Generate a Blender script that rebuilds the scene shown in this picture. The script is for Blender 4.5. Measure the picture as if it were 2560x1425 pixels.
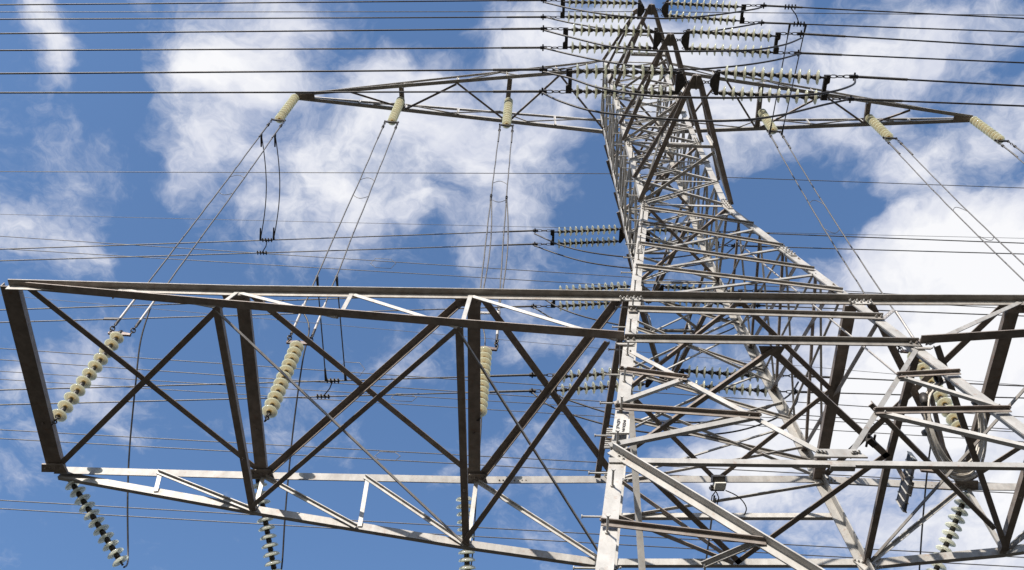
import bpy, math, random
from mathutils import Vector as V, Matrix
random.seed(7)
C = bpy.context.scene
for o in list(bpy.data.objects): bpy.data.objects.remove(o)
COL = C.collection

# ------------------------------------------------------------------ camera
# Scene is surveyed in "survey units" from the eye point; S turns them into metres.
S, EYE = 1.4, 1.6
FPX = 2403.97
PIT, YAW, ROL = [math.radians(v) for v in (61.92522, -1.12353, 1.65479)]
FW = V((math.sin(YAW)*math.cos(PIT), math.cos(YAW)*math.cos(PIT), math.sin(PIT)))
RT0 = V((math.cos(YAW), -math.sin(YAW), 0)); UP0 = RT0.cross(FW)
RT = RT0*math.cos(ROL) + UP0*math.sin(ROL); UP = -RT0*math.sin(ROL) + UP0*math.cos(ROL)
cam_d = bpy.data.cameras.new('camera'); cam = bpy.data.objects.new('camera', cam_d); COL.objects.link(cam)
cam_d.sensor_width = 36; cam_d.lens = FPX/2560*36; cam_d.clip_start = .1; cam_d.clip_end = 5000
M = Matrix((RT, UP, -FW)).transposed().to_4x4(); M.translation = V((0, 0, EYE)); cam.matrix_world = M
C.camera = cam

def ray(px, py): return FW + RT*((px-1280)/FPX) - UP*((py-712.5)/FPX)
def pz(px, py, z): d = ray(px, py); return d*(z/d.z)              # sighting onto a level plane
def py_(px, py, y): d = ray(px, py); return d*(y/d.y)             # sighting onto a vertical plane facing the eye
def dp(px, py, r): return ray(px, py)*r
def on(A, B, px=None, py=None):                                   # station on the straight member A-B
    if px is not None: n = RT - FW*((px-1280)/FPX)
    else: n = UP + FW*((py-712.5)/FPX)
    a, b = A.dot(n), B.dot(n)
    return A + (B-A)*(-a/(b-a))
def depth(P): return P.dot(FW)
def W(P): return V((P.x*S, P.y*S, P.z*S+EYE))

# ------------------------------------------------------------------ world, sun, exposure
SUN_AZ, SUN_EL = math.radians(24), math.radians(30)               # to the left behind the eye
sd = V((-math.sin(SUN_AZ)*math.cos(SUN_EL), -math.cos(SUN_AZ)*math.cos(SUN_EL), math.sin(SUN_EL)))
sun_d = bpy.data.lights.new('sun', 'SUN'); sun_d.energy = 3.9; sun_d.angle = math.radians(.53); sun_d.color = (1, .94, .86)
sun = bpy.data.objects.new('sun', sun_d); COL.objects.link(sun)
sun.rotation_euler = sd.to_track_quat('Z', 'Y').to_euler(); sun.location = (-20, -30, 30)
C.view_settings.view_transform = 'Standard'; C.view_settings.look = 'None'; C.view_settings.exposure = 1.0; C.view_settings.gamma = 1
C.render.engine = 'CYCLES'

world = bpy.data.worlds.new('World'); C.world = world; world.use_nodes = True
nt = world.node_tree; nt.nodes.clear(); N = nt.nodes; L = nt.links
def nd(t, **k):
    n = N.new(t)
    for a, b in k.items(): setattr(n, a, b)
    return n
def mth(op, a, b=None, c=None, clamp=False):
    n = N.new('ShaderNodeMath'); n.operation = op; n.use_clamp = clamp
    for i, v in enumerate((a, b, c)):
        if v is None: continue
        if isinstance(v, (int, float)): n.inputs[i].default_value = v
        else: L.new(v, n.inputs[i])
    return n.outputs[0]
def vm(op, a, b=None):
    n = N.new('ShaderNodeVectorMath'); n.operation = op
    for i, v in enumerate((a, b)):
        if v is None: continue
        if isinstance(v, (tuple, list)): n.inputs[i].default_value = v
        else: L.new(v, n.inputs[i])
    return n
sky = nd('ShaderNodeTexSky', sky_type='NISHITA'); sky.sun_disc = False
sky.sun_elevation = SUN_EL; sky.sun_rotation = math.atan2(sd.x, sd.y); sky.air_density = 1.0; sky.dust_density = .6; sky.ozone_density = 2.0
tc = nd('ShaderNodeTexCoord'); sx = nd('ShaderNodeSeparateXYZ'); L.new(tc.outputs['Generated'], sx.inputs[0])
zc = mth('MAXIMUM', sx.outputs[2], .06)
cb = nd('ShaderNodeCombineXYZ'); L.new(mth('DIVIDE', sx.outputs[0], zc), cb.inputs[0]); L.new(mth('DIVIDE', sx.outputs[1], zc), cb.inputs[1])
uv = cb.outputs[0]                                                # a point on the cloud layer overhead
def noise(vec, scale, detail, rough=.55, dist=0, lac=2.0):
    n = nd('ShaderNodeTexNoise'); n.inputs['Scale'].default_value = scale; n.inputs['Detail'].default_value = detail
    n.inputs['Roughness'].default_value = rough; n.inputs['Distortion'].default_value = dist; n.inputs['Lacunarity'].default_value = lac
    L.new(vec, n.inputs['Vector']); return n
wn = noise(uv, 7.0, 4, .6); wv = vm('SUBTRACT', wn.outputs['Color'], (.5, .5, .5)); ws = vm('SCALE', wv.outputs[0]); ws.inputs['Scale'].default_value = .15
uvw = vm('ADD', uv, ws.outputs[0]).outputs[0]
CL = [ # where the clouds of the layer stand: sighting x, y, half-widths, weight
(130,110,70,110,.55),(150,180,40,50,.3),(90,600,150,90,.8),(230,640,70,60,.6),(270,390,40,45,.38),(40,30,60,40,.3),
(610,150,150,100,.9),(760,70,110,90,.85),(520,210,100,60,.7),(650,230,170,70,.8),(510,370,110,100,.65),(760,390,140,120,.65),
(860,520,130,90,.75),(960,320,160,100,.62),(1080,290,170,120,.62),(1190,420,170,110,.85),(1080,520,90,60,.5),(1230,300,120,90,.5),(950,190,80,60,.45),(1060,190,70,60,.6),
(1300,130,140,90,.95),(1420,70,150,70,.8),(1170,90,50,40,.45),(1270,560,110,90,.6),(1180,640,100,60,.5),(1320,690,90,60,.5),
(800,640,80,50,.4),(700,560,90,60,.5),(230,930,130,90,.95),(290,1060,70,60,.55),(40,1210,60,50,.45),(930,930,70,60,.4),
(1330,840,90,50,.5),(1310,1160,70,60,.28),(60,940,60,40,.4),(1430,480,60,60,.35),
(1650,130,170,130,.85),(1860,40,170,80,.7),(1720,300,150,150,.7),(2020,170,270,130,.75),(2330,90,260,130,.75),(1900,330,120,90,.55),
(2130,330,200,70,.65),(2460,340,130,70,.8),(1870,430,110,60,.42),(1500,200,120,120,.6),(2540,250,80,60,.5),(2290,420,90,50,.35),
(2420,610,230,120,1.5),(2520,780,220,170,1.4),(2180,740,170,110,1.15),(2300,960,280,140,1.3),(2020,900,120,70,.8),(2450,1100,240,160,1.15),
(1900,1110,180,120,1.0),(1740,1180,170,70,.8),(2150,1120,190,120,1.1),(1640,1270,90,45,.6),(2500,1400,180,90,1.0),(2280,1320,220,90,.7),
(1900,1280,170,80,.65),(2560,1250,140,110,.85),(440,340,70,170,.45),(600,570,120,130,.5),(430,480,60,60,.3),(1010,560,80,90,.5),(900,640,90,60,.35),
(1240,860,60,50,.3),(120,60,60,60,.3),(1350,330,90,90,.5),(1130,760,60,30,.3),(930,100,60,60,.3),(700,1010,80,60,.2),(640,400,80,80,.4),
(700,1280,330,110,-.45),(400,1400,170,90,-.6),(1000,1400,220,90,-.5),(550,800,140,90,-.35),(1080,1080,150,90,-.35),(450,1130,120,90,-.3),(330,180,80,150,-.35),(60,780,70,90,-.3),(2010,500,170,60,-.7),(2120,550,130,50,-.6),(1900,620,130,90,-.5),(400,700,160,200,-.4),(300,300,150,200,-.4),(1000,90,130,60,-.4),(1750,1350,130,60,-.25),(1150,520,60,50,-.3),(840,270,40,60,-.3)]
def cuv(px, py): d = ray(px, py); return (d.x/d.z, d.y/d.z)
acc = None
for (cx, cy, rx, ry, w) in CL:
    u, v = cuv(cx, cy); u1, v1 = cuv(cx+rx, cy); u2, v2 = cuv(cx, cy+ry)
    ru, rv = math.hypot(u1-u, v1-v), math.hypot(u2-u, v2-v)
    d = vm('MULTIPLY', vm('SUBTRACT', uvw, (u, v, 0)).outputs[0], (1/ru, 1/rv, 0))
    ln = vm('LENGTH', d.outputs[0]).outputs['Value']
    f = mth('POWER', mth('SUBTRACT', 1.0, mth('MULTIPLY', ln, .56), clamp=True), 1.6)
    acc = mth('MULTIPLY_ADD', f, w*(1.12 if w < 1.2 else 1.6), acc if acc is not None else 0.0)
far = vm('LENGTH', uv).outputs['Value']                            # beyond the part seen: an ordinary scattered field
fld = mth('MULTIPLY', mth('SUBTRACT', far, 1.35, clamp=True), .6, clamp=True)
acc = mth('ADD', acc, mth('MULTIPLY', fld, 1.2))
n1 = noise(uvw, 8.5, 12, .66, .0); n2 = noise(uv, 2.3, 4, .5)
dens = mth('ADD', acc, mth('MULTIPLY', mth('SUBTRACT', n1.outputs['Fac'], .47), 3.0))
dens = mth('ADD', dens, mth('MULTIPLY', mth('SUBTRACT', n2.outputs['Fac'], .5), .8))
cov = nd('ShaderNodeMapRange', interpolation_type='SMOOTHSTEP'); L.new(dens, cov.inputs[0])
cov.inputs[1].default_value = .02; cov.inputs[2].default_value = 1.12; cov.inputs[3].default_value = 0; cov.inputs[4].default_value = 1
core = nd('ShaderNodeMapRange', interpolation_type='SMOOTHSTEP'); L.new(dens, core.inputs[0])
core.inputs[1].default_value = .55; core.inputs[2].default_value = 1.9; core.inputs[3].default_value = 0; core.inputs[4].default_value = 1
n3 = noise(uvw, 6.5, 10, .62, .0)
shade = nd('ShaderNodeMapRange', interpolation_type='SMOOTHSTEP'); L.new(n3.outputs['Fac'], shade.inputs[0]); shade.inputs[1].default_value = .38; shade.inputs[2].default_value = .62
gm = mth('MULTIPLY', shade.outputs[0], .45); gm = mth('ADD', gm, mth('MULTIPLY', core.outputs[0], .75), clamp=True)
cc = nd('ShaderNodeMix', data_type='RGBA'); L.new(gm, cc.inputs[0])
cc.inputs[6].default_value = (.60, .64, .78, 1); cc.inputs[7].default_value = (.98, .98, 1.0, 1)
tint = nd('ShaderNodeMix', data_type='RGBA', blend_type='MULTIPLY'); tint.inputs[0].default_value = 1
L.new(sky.outputs[0], tint.inputs[6]); tint.inputs[7].default_value = (.84, .97, 1.08, 1)
skyc = vm('SCALE', tint.outputs[2]); skyc.inputs['Scale'].default_value = .108
clc = vm('SCALE', cc.outputs[2]); clc.inputs['Scale'].default_value = .50
mx = nd('ShaderNodeMix', data_type='RGBA'); L.new(mth('MULTIPLY', cov.outputs[0], .97), mx.inputs[0]); L.new(skyc.outputs[0], mx.inputs[6]); L.new(clc.outputs[0], mx.inputs[7])
bg = nd('ShaderNodeBackground'); L.new(mx.outputs[2], bg.inputs[0]); bg.inputs[1].default_value = 1.0
wo = nd('ShaderNodeOutputWorld'); L.new(bg.outputs[0], wo.inputs[0])

# ------------------------------------------------------------------ materials
def mat(name, c0, c1, rough=.6, metal=0.0, scale=6, rust=0, streak=(1, 1, 1), trans=0, bump=0.0):
    m = bpy.data.materials.new(name); m.use_nodes = True; t = m.node_tree; b = t.nodes['Principled BSDF']
    g = t.nodes.new('ShaderNodeNewGeometry'); mp = t.nodes.new('ShaderNodeMapping'); mp.inputs['Scale'].default_value = streak
    t.links.new(g.outputs['Position'], mp.inputs[0])
    n = t.nodes.new('ShaderNodeTexNoise'); n.inputs['Scale'].default_value = scale; n.inputs['Detail'].default_value = 7; n.inputs['Roughness'].default_value = .65
    t.links.new(mp.outputs[0], n.inputs['Vector'])
    r = t.nodes.new('ShaderNodeValToRGB'); r.color_ramp.elements[0].position = .35; r.color_ramp.elements[1].position = .68
    r.color_ramp.elements[0].color = (*c0, 1); r.color_ramp.elements[1].color = (*c1, 1); t.links.new(n.outputs['Fac'], r.inputs[0])
    out = r.outputs[0]
    if rust:
        n2 = t.nodes.new('ShaderNodeTexNoise'); n2.inputs['Scale'].default_value = scale*2.2; n2.inputs['Detail'].default_value = 8; n2.inputs['Roughness'].default_value = .7
        t.links.new(g.outputs['Position'], n2.inputs['Vector'])
        r2 = t.nodes.new('ShaderNodeValToRGB'); r2.color_ramp.elements[0].position = .56; r2.color_ramp.elements[1].position = .70
        r2.color_ramp.elements[0].color = (0, 0, 0, 1); r2.color_ramp.elements[1].color = (rust, rust, rust, 1); t.links.new(n2.outputs['Fac'], r2.inputs[0])
        mxx = t.nodes.new('ShaderNodeMix'); mxx.data_type = 'RGBA'; t.links.new(r2.outputs[0], mxx.inputs[0]); t.links.new(out, mxx.inputs[6])
        mxx.inputs[7].default_value = (.22, .10, .045, 1); out = mxx.outputs[2]
    if rust:
        oi = t.nodes.new('ShaderNodeObjectInfo'); mr = t.nodes.new('ShaderNodeMapRange'); mr.inputs[3].default_value = .80; mr.inputs[4].default_value = 1.12
        t.links.new(oi.outputs['Random'], mr.inputs[0]); vs = t.nodes.new('ShaderNodeVectorMath'); vs.operation = 'SCALE'; t.links.new(out, vs.inputs[0]); t.links.new(mr.outputs[0], vs.inputs['Scale']); out = vs.outputs[0]
    t.links.new(out, b.inputs['Base Color']); b.inputs['Roughness'].default_value = rough; b.inputs['Metallic'].default_value = metal
    if bump:
        bp = t.nodes.new('ShaderNodeBump'); bp.inputs['Strength'].default_value = bump; bp.inputs['Distance'].default_value = .01
        t.links.new(n.outputs['Fac'], bp.inputs['Height']); t.links.new(bp.outputs[0], b.inputs['Normal'])
    if trans:
        tl = t.nodes.new('ShaderNodeBsdfTranslucent'); t.links.new(out, tl.inputs[0]); ms = t.nodes.new('ShaderNodeMixShader'); ms.inputs[0].default_value = trans
        t.links.new(b.outputs[0], ms.inputs[1]); t.links.new(tl.outputs[0], ms.inputs[2]); t.links.new(ms.outputs[0], t.nodes['Material Output'].inputs[0])
    return m
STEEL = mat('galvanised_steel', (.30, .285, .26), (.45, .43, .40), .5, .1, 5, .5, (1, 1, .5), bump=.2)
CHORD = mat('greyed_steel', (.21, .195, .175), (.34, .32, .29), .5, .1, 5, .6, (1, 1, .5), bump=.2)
MID = mat('half_shaded_steel', (.20, .182, .162), (.32, .298, .268), .5, .1, 6, .5, (1, 1, .6), bump=.2)  # same steel, base colour partly darkened to stand for underside shade
OLD_SHADED = mat('shaded_weathered_steel', (.17, .14, .12), (.28, .238, .205), .6, .1, 6, .6, bump=.2)  # brown weathered zinc, with the shade of undersides darkened into its colour
DARK = mat('dark_hardware', (.02, .018, .017), (.06, .052, .046), .5, .3, 20)
WIRE = mat('conductor_strand', (.07, .066, .062), (.14, .13, .12), .5, .4, 25)
SLEEVE = mat('aluminium_sleeve', (.30, .28, .26), (.45, .42, .39), .45, .3, 20)
YOKE = mat('brown_yoke_steel', (.09, .06, .05), (.2, .15, .13), .5, .2, 20)
GLASS = mat('toughened_glass', (.72, .70, .57), (.80, .78, .66), .08, 0, 3, trans=.5)
GREEN = mat('toughened_glass_green', (.82, .83, .70), (.9, .9, .8), .07, 0, 3, trans=.65)
GLASSD = mat('glass_yellowed', (.80, .74, .54), (.88, .83, .63), .08, 0, 3, trans=.6)
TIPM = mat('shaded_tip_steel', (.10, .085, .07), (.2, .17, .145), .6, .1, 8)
def glass(m, hub, mid, rim, tr):
    t = m.node_tree; b = t.nodes['Principled BSDF']; tc_ = t.nodes.new('ShaderNodeTexCoord'); sp = t.nodes.new('ShaderNodeVectorMath'); sp.operation = 'MULTIPLY'; sp.inputs[1].default_value = (1, 1, 0)
    t.links.new(tc_.outputs['Object'], sp.inputs[0]); ln = t.nodes.new('ShaderNodeVectorMath'); ln.operation = 'LENGTH'; t.links.new(sp.outputs[0], ln.inputs[0])
    mr = t.nodes.new('ShaderNodeMapRange'); mr.inputs[1].default_value = .03; mr.inputs[2].default_value = .148; t.links.new(ln.outputs['Value'], mr.inputs[0])
    r = t.nodes.new('ShaderNodeValToRGB'); t.links.new(mr.outputs[0], r.inputs[0]); e = r.color_ramp.elements
    e[0].position = 0; e[0].color = (*hub, 1); e[1].position = 1; e[1].color = (*rim, 1)
    dk = tuple(c*.62 for c in mid)
    for p, c in ((.24, mid), (.36, dk), (.44, mid), (.60, dk), (.67, mid), (.80, dk), (.86, rim)): q = e.new(p); q.color = (*c, 1)
    tl = [n for n in t.nodes if n.type == 'BSDF_TRANSLUCENT'][0]; t.links.new(r.outputs[0], b.inputs['Base Color']); t.links.new(r.outputs[0], tl.inputs[0])
    out = t.nodes['Material Output']; src = out.inputs[0].links[0].from_socket; tp = t.nodes.new('ShaderNodeBsdfTransparent'); tp.inputs[0].default_value = (.9, .96, .88, 1)
    f = t.nodes.new('ShaderNodeMapRange'); f.inputs[1].default_value = .05; f.inputs[2].default_value = .14; f.inputs[3].default_value = .04; f.inputs[4].default_value = tr; t.links.new(ln.outputs['Value'], f.inputs[0])
    ms = t.nodes.new('ShaderNodeMixShader'); t.links.new(f.outputs[0], ms.inputs[0]); t.links.new(src, ms.inputs[1]); t.links.new(tp.outputs[0], ms.inputs[2]); t.links.new(ms.outputs[0], out.inputs[0])
glass(GLASSD, (.50, .33, .12), (.78, .70, .52), (.76, .75, .62), .34)
glass(GLASS, (.60, .50, .34), (.80, .76, .60), (.80, .80, .66), .22)
glass(GREEN, (.60, .56, .40), (.90, .88, .78), (.88, .88, .80), .28)
PLATE = mat('sign_enamel', (.40, .385, .35), (.50, .48, .44), .45, 0, 9)
INK = mat('sign_ink', (.02, .02, .02), (.05, .04, .04), .6, 0, 9)
CELL = mat('solar_cells', (.010, .010, .012), (.024, .024, .028), .55, 0, 30)
BOXP = mat('beige_housing', (.50, .48, .42), (.62, .60, .53), .5, 0, 12)
CABLE = mat('fibre_cable', (.34, .31, .27), (.52, .48, .42), .5, .1, 20)
GRASS = mat('meadow_grass', (.02, .017, .011), (.034, .029, .019), .95, 0, .6)

# ------------------------------------------------------------------ mesh helpers
class MB:
    def __init__(s): s.v, s.f, s.sm = [], [], []
    def add(s, vs, fs, smooth=False):
        n = len(s.v); s.v += [tuple(W(V(p))) for p in vs]; s.f += [tuple(i+n for i in f) for f in fs]; s.sm += [smooth]*len(fs)
    def prism(s, A, B, prof, a, b, cap=True):                      # profile (list of 2D) swept A->B in frame a, b
        k = len(prof); vs = [P + a*x + b*y for P in (A, B) for (x, y) in prof]
        fs = [(i, (i+1) % k, k+(i+1) % k, k+i) for i in range(k)]
        if cap: fs += [tuple(range(k-1, -1, -1)), tuple(range(k, 2*k))]
        s.add(vs, fs)
    def frame(s, A, B, ha, hb=None):
        d = (B-A).normalized(); a = (ha - d*ha.dot(d)).normalized(); b = d.cross(a)
        if hb is not None and b.dot(hb) < 0: b = -b
        return a, b
    def angle(s, A, B, ha, hb, wa, wb=None, t=.011):               # L section, corner on A-B, legs toward ha and hb
        wb = wb or wa; a, b = s.frame(A, B, ha, hb)
        s.prism(A, B, [(0, 0), (wa, 0), (wa, t), (t, t), (t, wb), (0, wb)], a, b)
    def chan(s, A, B, ha, hb, w, h, t=.012):                       # channel: web w across ha (centred), flanges h toward hb
        a, b = s.frame(A, B, ha, hb); q = w/2
        s.prism(A, B, [(-q, 0), (q, 0), (q, h), (q-t, h), (q-t, t), (-q+t, t), (-q+t, h), (-q, h)], a, b)
    def bar(s, A, B, ha, w, h):
        a, b = s.frame(A, B, ha); s.prism(A, B, [(-w/2, -h/2), (w/2, -h/2), (w/2, h/2), (-w/2, h/2)], a, b)
    def rod(s, A, B, r, k=8, r2=None):
        d = (B-A).normalized(); a = d.orthogonal().normalized(); b = d.cross(a); r2 = r if r2 is None else r2
        vs = [A + (a*math.cos(6.2832*i/k)+b*math.sin(6.2832*i/k))*r for i in range(k)] + [B + (a*math.cos(6.2832*i/k)+b*math.sin(6.2832*i/k))*r2 for i in range(k)]
        s.add(vs, [(i, (i+1) % k, k+(i+1) % k, k+i) for i in range(k)], True); s.add(vs, [tuple(range(k-1, -1, -1)), tuple(range(k, 2*k))])
    def tube(s, pts, r, k=6, closed=False):
        n = len(pts); vs = []; up = None
        for i, P in enumerate(pts):
            d = (pts[(i+1) % n]-pts[i-1]) if closed else (pts[min(i+1, n-1)]-pts[max(i-1, 0)])
            d = d.normalized()
            a = (up - d*up.dot(d)).normalized() if up is not None else d.orthogonal().normalized()
            up = a; b = d.cross(a)
            vs += [P + (a*math.cos(6.2832*j/k)+b*math.sin(6.2832*j/k))*r for j in range(k)]
        fs = [(i*k+j, i*k+(j+1) % k, ((i+1) % n)*k+(j+1) % k, ((i+1) % n)*k+j) for i in range(n if closed else n-1) for j in range(k)]
        s.add(vs, fs, True)
        if not closed: s.add(vs, [tuple(range(k-1, -1, -1)), tuple(range((n-1)*k, n*k))])
    def lathe(s, prof, k, O, ax, smooth=True):                     # prof: (r, h) along ax from O
        a = ax.orthogonal().normalized(); b = ax.cross(a); m = len(prof)
        vs = [O + ax*h + (a*math.cos(6.2832*j/k)+b*math.sin(6.2832*j/k))*r for (r, h) in prof for j in range(k)]
        s.add(vs, [(i*k+j, i*k+(j+1) % k, (i+1)*k+(j+1) % k, (i+1)*k+j) for i in range(m-1) for j in range(k)], smooth)
    def plate(s, pts, n, t):                                       # flat polygon given thickness along n
        k = len(pts); vs = [p - n*(t/2) for p in pts] + [p + n*(t/2) for p in pts]
        s.add(vs, [(i, (i+1) % k, k+(i+1) % k, k+i) for i in range(k)] + [tuple(range(k-1, -1, -1)), tuple(range(k, 2*k))])
    def bolt(s, P, n, r=.013, h=.014): s.rod(P, P+n*h, r, 6); s.rod(P+n*h, P+n*(h*1.9), r*.5, 6)
    def obj(s, name, m, parent=None):
        me = bpy.data.meshes.new(name); org = W(s.o) if hasattr(s, 'o') else (V(s.v[0]) if s.v else V((0, 0, 0)))
        po = V(parent['_o']) if parent is not None and '_o' in parent else V((0, 0, 0))
        me.from_pydata([tuple(V(p)-org) for p in s.v], [], s.f); me.materials.append(m)
        me.polygons.foreach_set('use_smooth', s.sm); me.update()
        import bmesh
        bm = bmesh.new(); bm.from_mesh(me); bmesh.ops.recalc_face_normals(bm, faces=bm.faces); bm.to_mesh(me); bm.free()
        o = bpy.data.objects.new(name, me); COL.objects.link(o); o['_o'] = tuple(org)
        if parent is not None: o.parent = parent
        o.location = org - po
        return o
def empty(name, P): 
    o = bpy.data.objects.new(name, None); COL.objects.link(o); w = W(P); o.location = w; o['_o'] = tuple(w); o.empty_display_size = .3; return o
def sub(name, P, parent):
    o = empty(name, P); o.parent = parent; o.location = V(o['_o']) - V(parent['_o']); return o
def tag(o, label, cat, group=None):
    o['label'] = label; o['category'] = cat
    if group: o['group'] = group
    if len(label.split()) > 16: print('LONG', label)
    return o
X, Y, Z = V((1, 0, 0)), V((0, 1, 0)), V((0, 0, 1))

# ------------------------------------------------------------------ ground
gb = MB(); gn = 24
for i in range(gn):
    for j in range(gn):
        pass
G = 1500; q = [(-G, -G), (G, -G), (G, G), (-G, G)]
gb.add([V((x/S, y/S, -EYE/S)) for x, y in q], [(0, 1, 2, 3)])
g = gb.obj('ground', GRASS); g['kind'] = 'structure'

# ------------------------------------------------------------------ tower skeleton
Z1, Z0, ZW, ZT, ZT2 = 10.0, 8.65, 14.32, 22.1, 23.0
LG = {'FL': (pz(1560, 856, Z0), pz(1604, 508, ZW)), 'FR': (pz(2298, 866, Z0), pz(1823, 514, ZW)),
      'BL': (pz(1518, 1412, Z0), pz(1588, 706, ZW)), 'BR': (pz(2166, 1412, Z0), pz(1798, 708, ZW))}
def leg(n, z):
    a, b = LG[n]
    if z <= ZW: return a + (b-a)*((z-a.z)/(b.z-a.z))
    return V((b.x, b.y, z))
XM = (leg('FL', ZW).x+leg('FR', ZW).x+leg('FL', Z1).x+leg('FR', Z1).x)/4
YC = sum(leg(n, ZW).y for n in LG)/4
GZ = -EYE/S
tower = empty('transmission_tower', V((XM, YC, GZ)))
tag(tower, 'tall pale galvanised steel lattice pylon with stacked crossarms, seen from its foot', 'pylon')
outx = {'FL': X, 'BL': X, 'FR': -X, 'BR': -X}; outy = {'FL': Y, 'FR': Y, 'BL': -Y, 'BR': -Y}
legs = {}
for n in LG:
    b = MB(); b.o = leg(n, GZ)
    w = .12
    b.angle(leg(n, GZ), leg(n, 8.0), outx[n], outy[n], .122, .122, .016); b.angle(leg(n, 7.9)-outx[n]*.004-outy[n]*.004, leg(n, ZW), outx[n], outy[n], w, w, .016)
    b.angle(leg(n, ZW), leg(n, ZT2), outx[n], outy[n], .1, .1, .014)
    for zz in (11.9, 14.32, 17.3, 20.1):                            # splice plates bolted over the leg
        A, B = leg(n, zz-.22), leg(n, zz+.22); oy = -outy[n]*.012
        b.plate([A+oy+outx[n]*.015, A+oy+outx[n]*(w*.8), B+oy+outx[n]*(w*.8), B+oy+outx[n]*.015], Y, .014)
        for k in range(5):
            for u in (.25, .62): b.bolt(A+(B-A)*((k+.5)/5)+outx[n]*w*u+oy*1.6, -outy[n])
    legs[n] = b.obj('leg', STEEL, tower)
# climbing bolts on the near left leg, alternately on either flange
for k in range(58):
    z = 4.6 + k*.31
    if z > 22: break
    P = leg('FL', z); b = MB()
    if k % 2: A = P + V((.01, .08, 0)); d = -X
    else: A = P + V((.05, -.002, 0)); d = -Y
    b.o = A; b.rod(A, A+d*.16, .009, 6); b.rod(A+d*.16, A+d*.168, .017, 6); b.rod(A, A+d*.014, .018, 6)
    b.obj('step_bolt', STEEL, legs['FL'])

def member(name, A, B, ha, hb, w, wb=None, m=None, parent=None, t=.011):
    b = MB(); b.o = (A+B)/2; b.angle(A, B, ha, hb, w, wb, t)
    d = (B-A).normalized(); a, bb = b.frame(A, B, ha, hb)
    if w > .034:
        for k in (0, 1):
            for e in (.04, .09):
                P = (A + d*e) if k == 0 else (B - d*e)
                b.bolt(P + a*(w*.5) - bb*.001, -bb, .011, .010)
    return b.obj(name, m or STEEL, parent or tower)
FN = {'F': ('FL', 'FR', -Y), 'B': ('BL', 'BR', -Y), 'L': ('FL', 'BL', -X), 'R': ('FR', 'BR', -X)}
def zat(n, py):
    a, b = LG[n]; return on(a, b, py=py).z
def face(f, zl, zr, w=.07, name='diagonal_brace', off=0, hb=None, flip=False, m=None):
    l, r, nn = FN[f]; A, B = leg(l, zl), leg(r, zr)
    d = (B-A).normalized(); A = A + d*.03 + nn*off; B = B - d*.03 + nn*off
    if f in 'FB': # visible flange on the face, second flange pointing into the tower
        if hb == 'lip': return member(name, A, B, -Y, -Z, w, w*1.5, m)
        ha = Z if not flip else -Z; return member(name, A, B, ha, Y if f == 'F' else -Y, w, w*.6, m)
    return member(name, A, B, Z, X if f == 'L' else -X, w, w*.8, m)
# upper part of the spreading body: X lattice, read off the near face and repeated on the others
desc = [(520, 563), (558, 618), (610, 676), (666, 729)]
asc = [(578, 530), (634, 570), (680, 619), (745, 684)]
for f in 'FBLR':
    for i, (l, r) in enumerate(desc):
        zl, zr = zat('FL', l), zat('FR', r)
        if f in 'LR' : zl, zr = zr, zl
        face(f, zl, zr, .038, off=.016 if f == 'F' else 0, hb='lip', m=MID)
    for l, r in asc:
        zl, zr = zat('FL', l), zat('FR', r)
        if f in 'LR': zl, zr = zr, zl
        face(f, zl, zr, .036, off=-.01)
# right side: upright struts and wide diagonals between near right and far right legs
for a, b in ((677, 1128), (616, 985), (574, 866), (535, 770)):
    A, B = on(*LG['FR'], py=a), on(*LG['BR'], py=b); member('strut', A+X*-.03, B+X*-.03, Z, X, .034, .035, OLD_SHADED)
for a, b in ((800, 1125), (715, 975), (650, 868)):
    A, B = on(*LG['FR'], py=a), on(*LG['BR'], py=b); member('diagonal_brace', A-X*.02, B-X*.02, Y-X, Z, .065, .05, OLD_SHADED)
# mast lattice
zs = [14.32, 15.35, 16.3, 17.28, 18.2, 19.15, 20.1, 21.1, 22.1, 23.0]
for i in range(len(zs)-1):
    for f in 'FBLR':
        for q, (za, zb) in enumerate(((zs[i], zs[i+1]), (zs[i+1], zs[i]))):
            l, r, nn = FN[f]; A, B = leg(l, za), leg(r, zb); o = nn*(.012 if q else -.004)
            member('mast_brace', A+o, B+o, *((-Y, -Z) if (f in 'FB' and not q) else (Z, (Y if f == 'F' else -Y) if f in 'FB' else (X if f == 'L' else -X))), .032, .045, STEEL)
for i, z in enumerate(zs):
    for f in 'FBLR':
        if i % 3 == 0 or i == len(zs)-1 or f in 'FR': face(f, z, z, .05 if i % 3 == 0 else .035, 'horizontal_strut', hb=1, flip=True)
for i in (0, 3, 6, 8):
    member('plan_brace', leg('FL', zs[i]), leg('BR', zs[i]), X, Z, .05, .04, OLD_SHADED); member('plan_brace', leg('FR', zs[i]), leg('BL', zs[i])-Z*.02, X, Z, .05, .04, OLD_SHADED)
# lower body: wide level members of the near and far faces
def hor(lp, rp, n, w=.13, h=.09, m=OLD_SHADED, up=False):                 # dark underside forward, lit lip hanging at the rear (or lip up)
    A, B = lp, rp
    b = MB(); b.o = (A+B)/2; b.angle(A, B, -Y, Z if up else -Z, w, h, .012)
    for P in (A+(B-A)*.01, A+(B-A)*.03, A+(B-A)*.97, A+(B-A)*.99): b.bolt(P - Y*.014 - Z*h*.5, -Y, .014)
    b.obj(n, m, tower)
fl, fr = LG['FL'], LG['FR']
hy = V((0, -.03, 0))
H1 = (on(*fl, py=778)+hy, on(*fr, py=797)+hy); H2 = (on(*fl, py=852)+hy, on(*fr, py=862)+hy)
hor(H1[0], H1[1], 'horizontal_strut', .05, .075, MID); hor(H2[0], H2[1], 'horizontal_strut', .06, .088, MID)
zH5 = zat('FL', 1156); H5 = (leg('FL', zH5)-Y*.02, leg('FR', zH5)-Y*.02)
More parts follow.
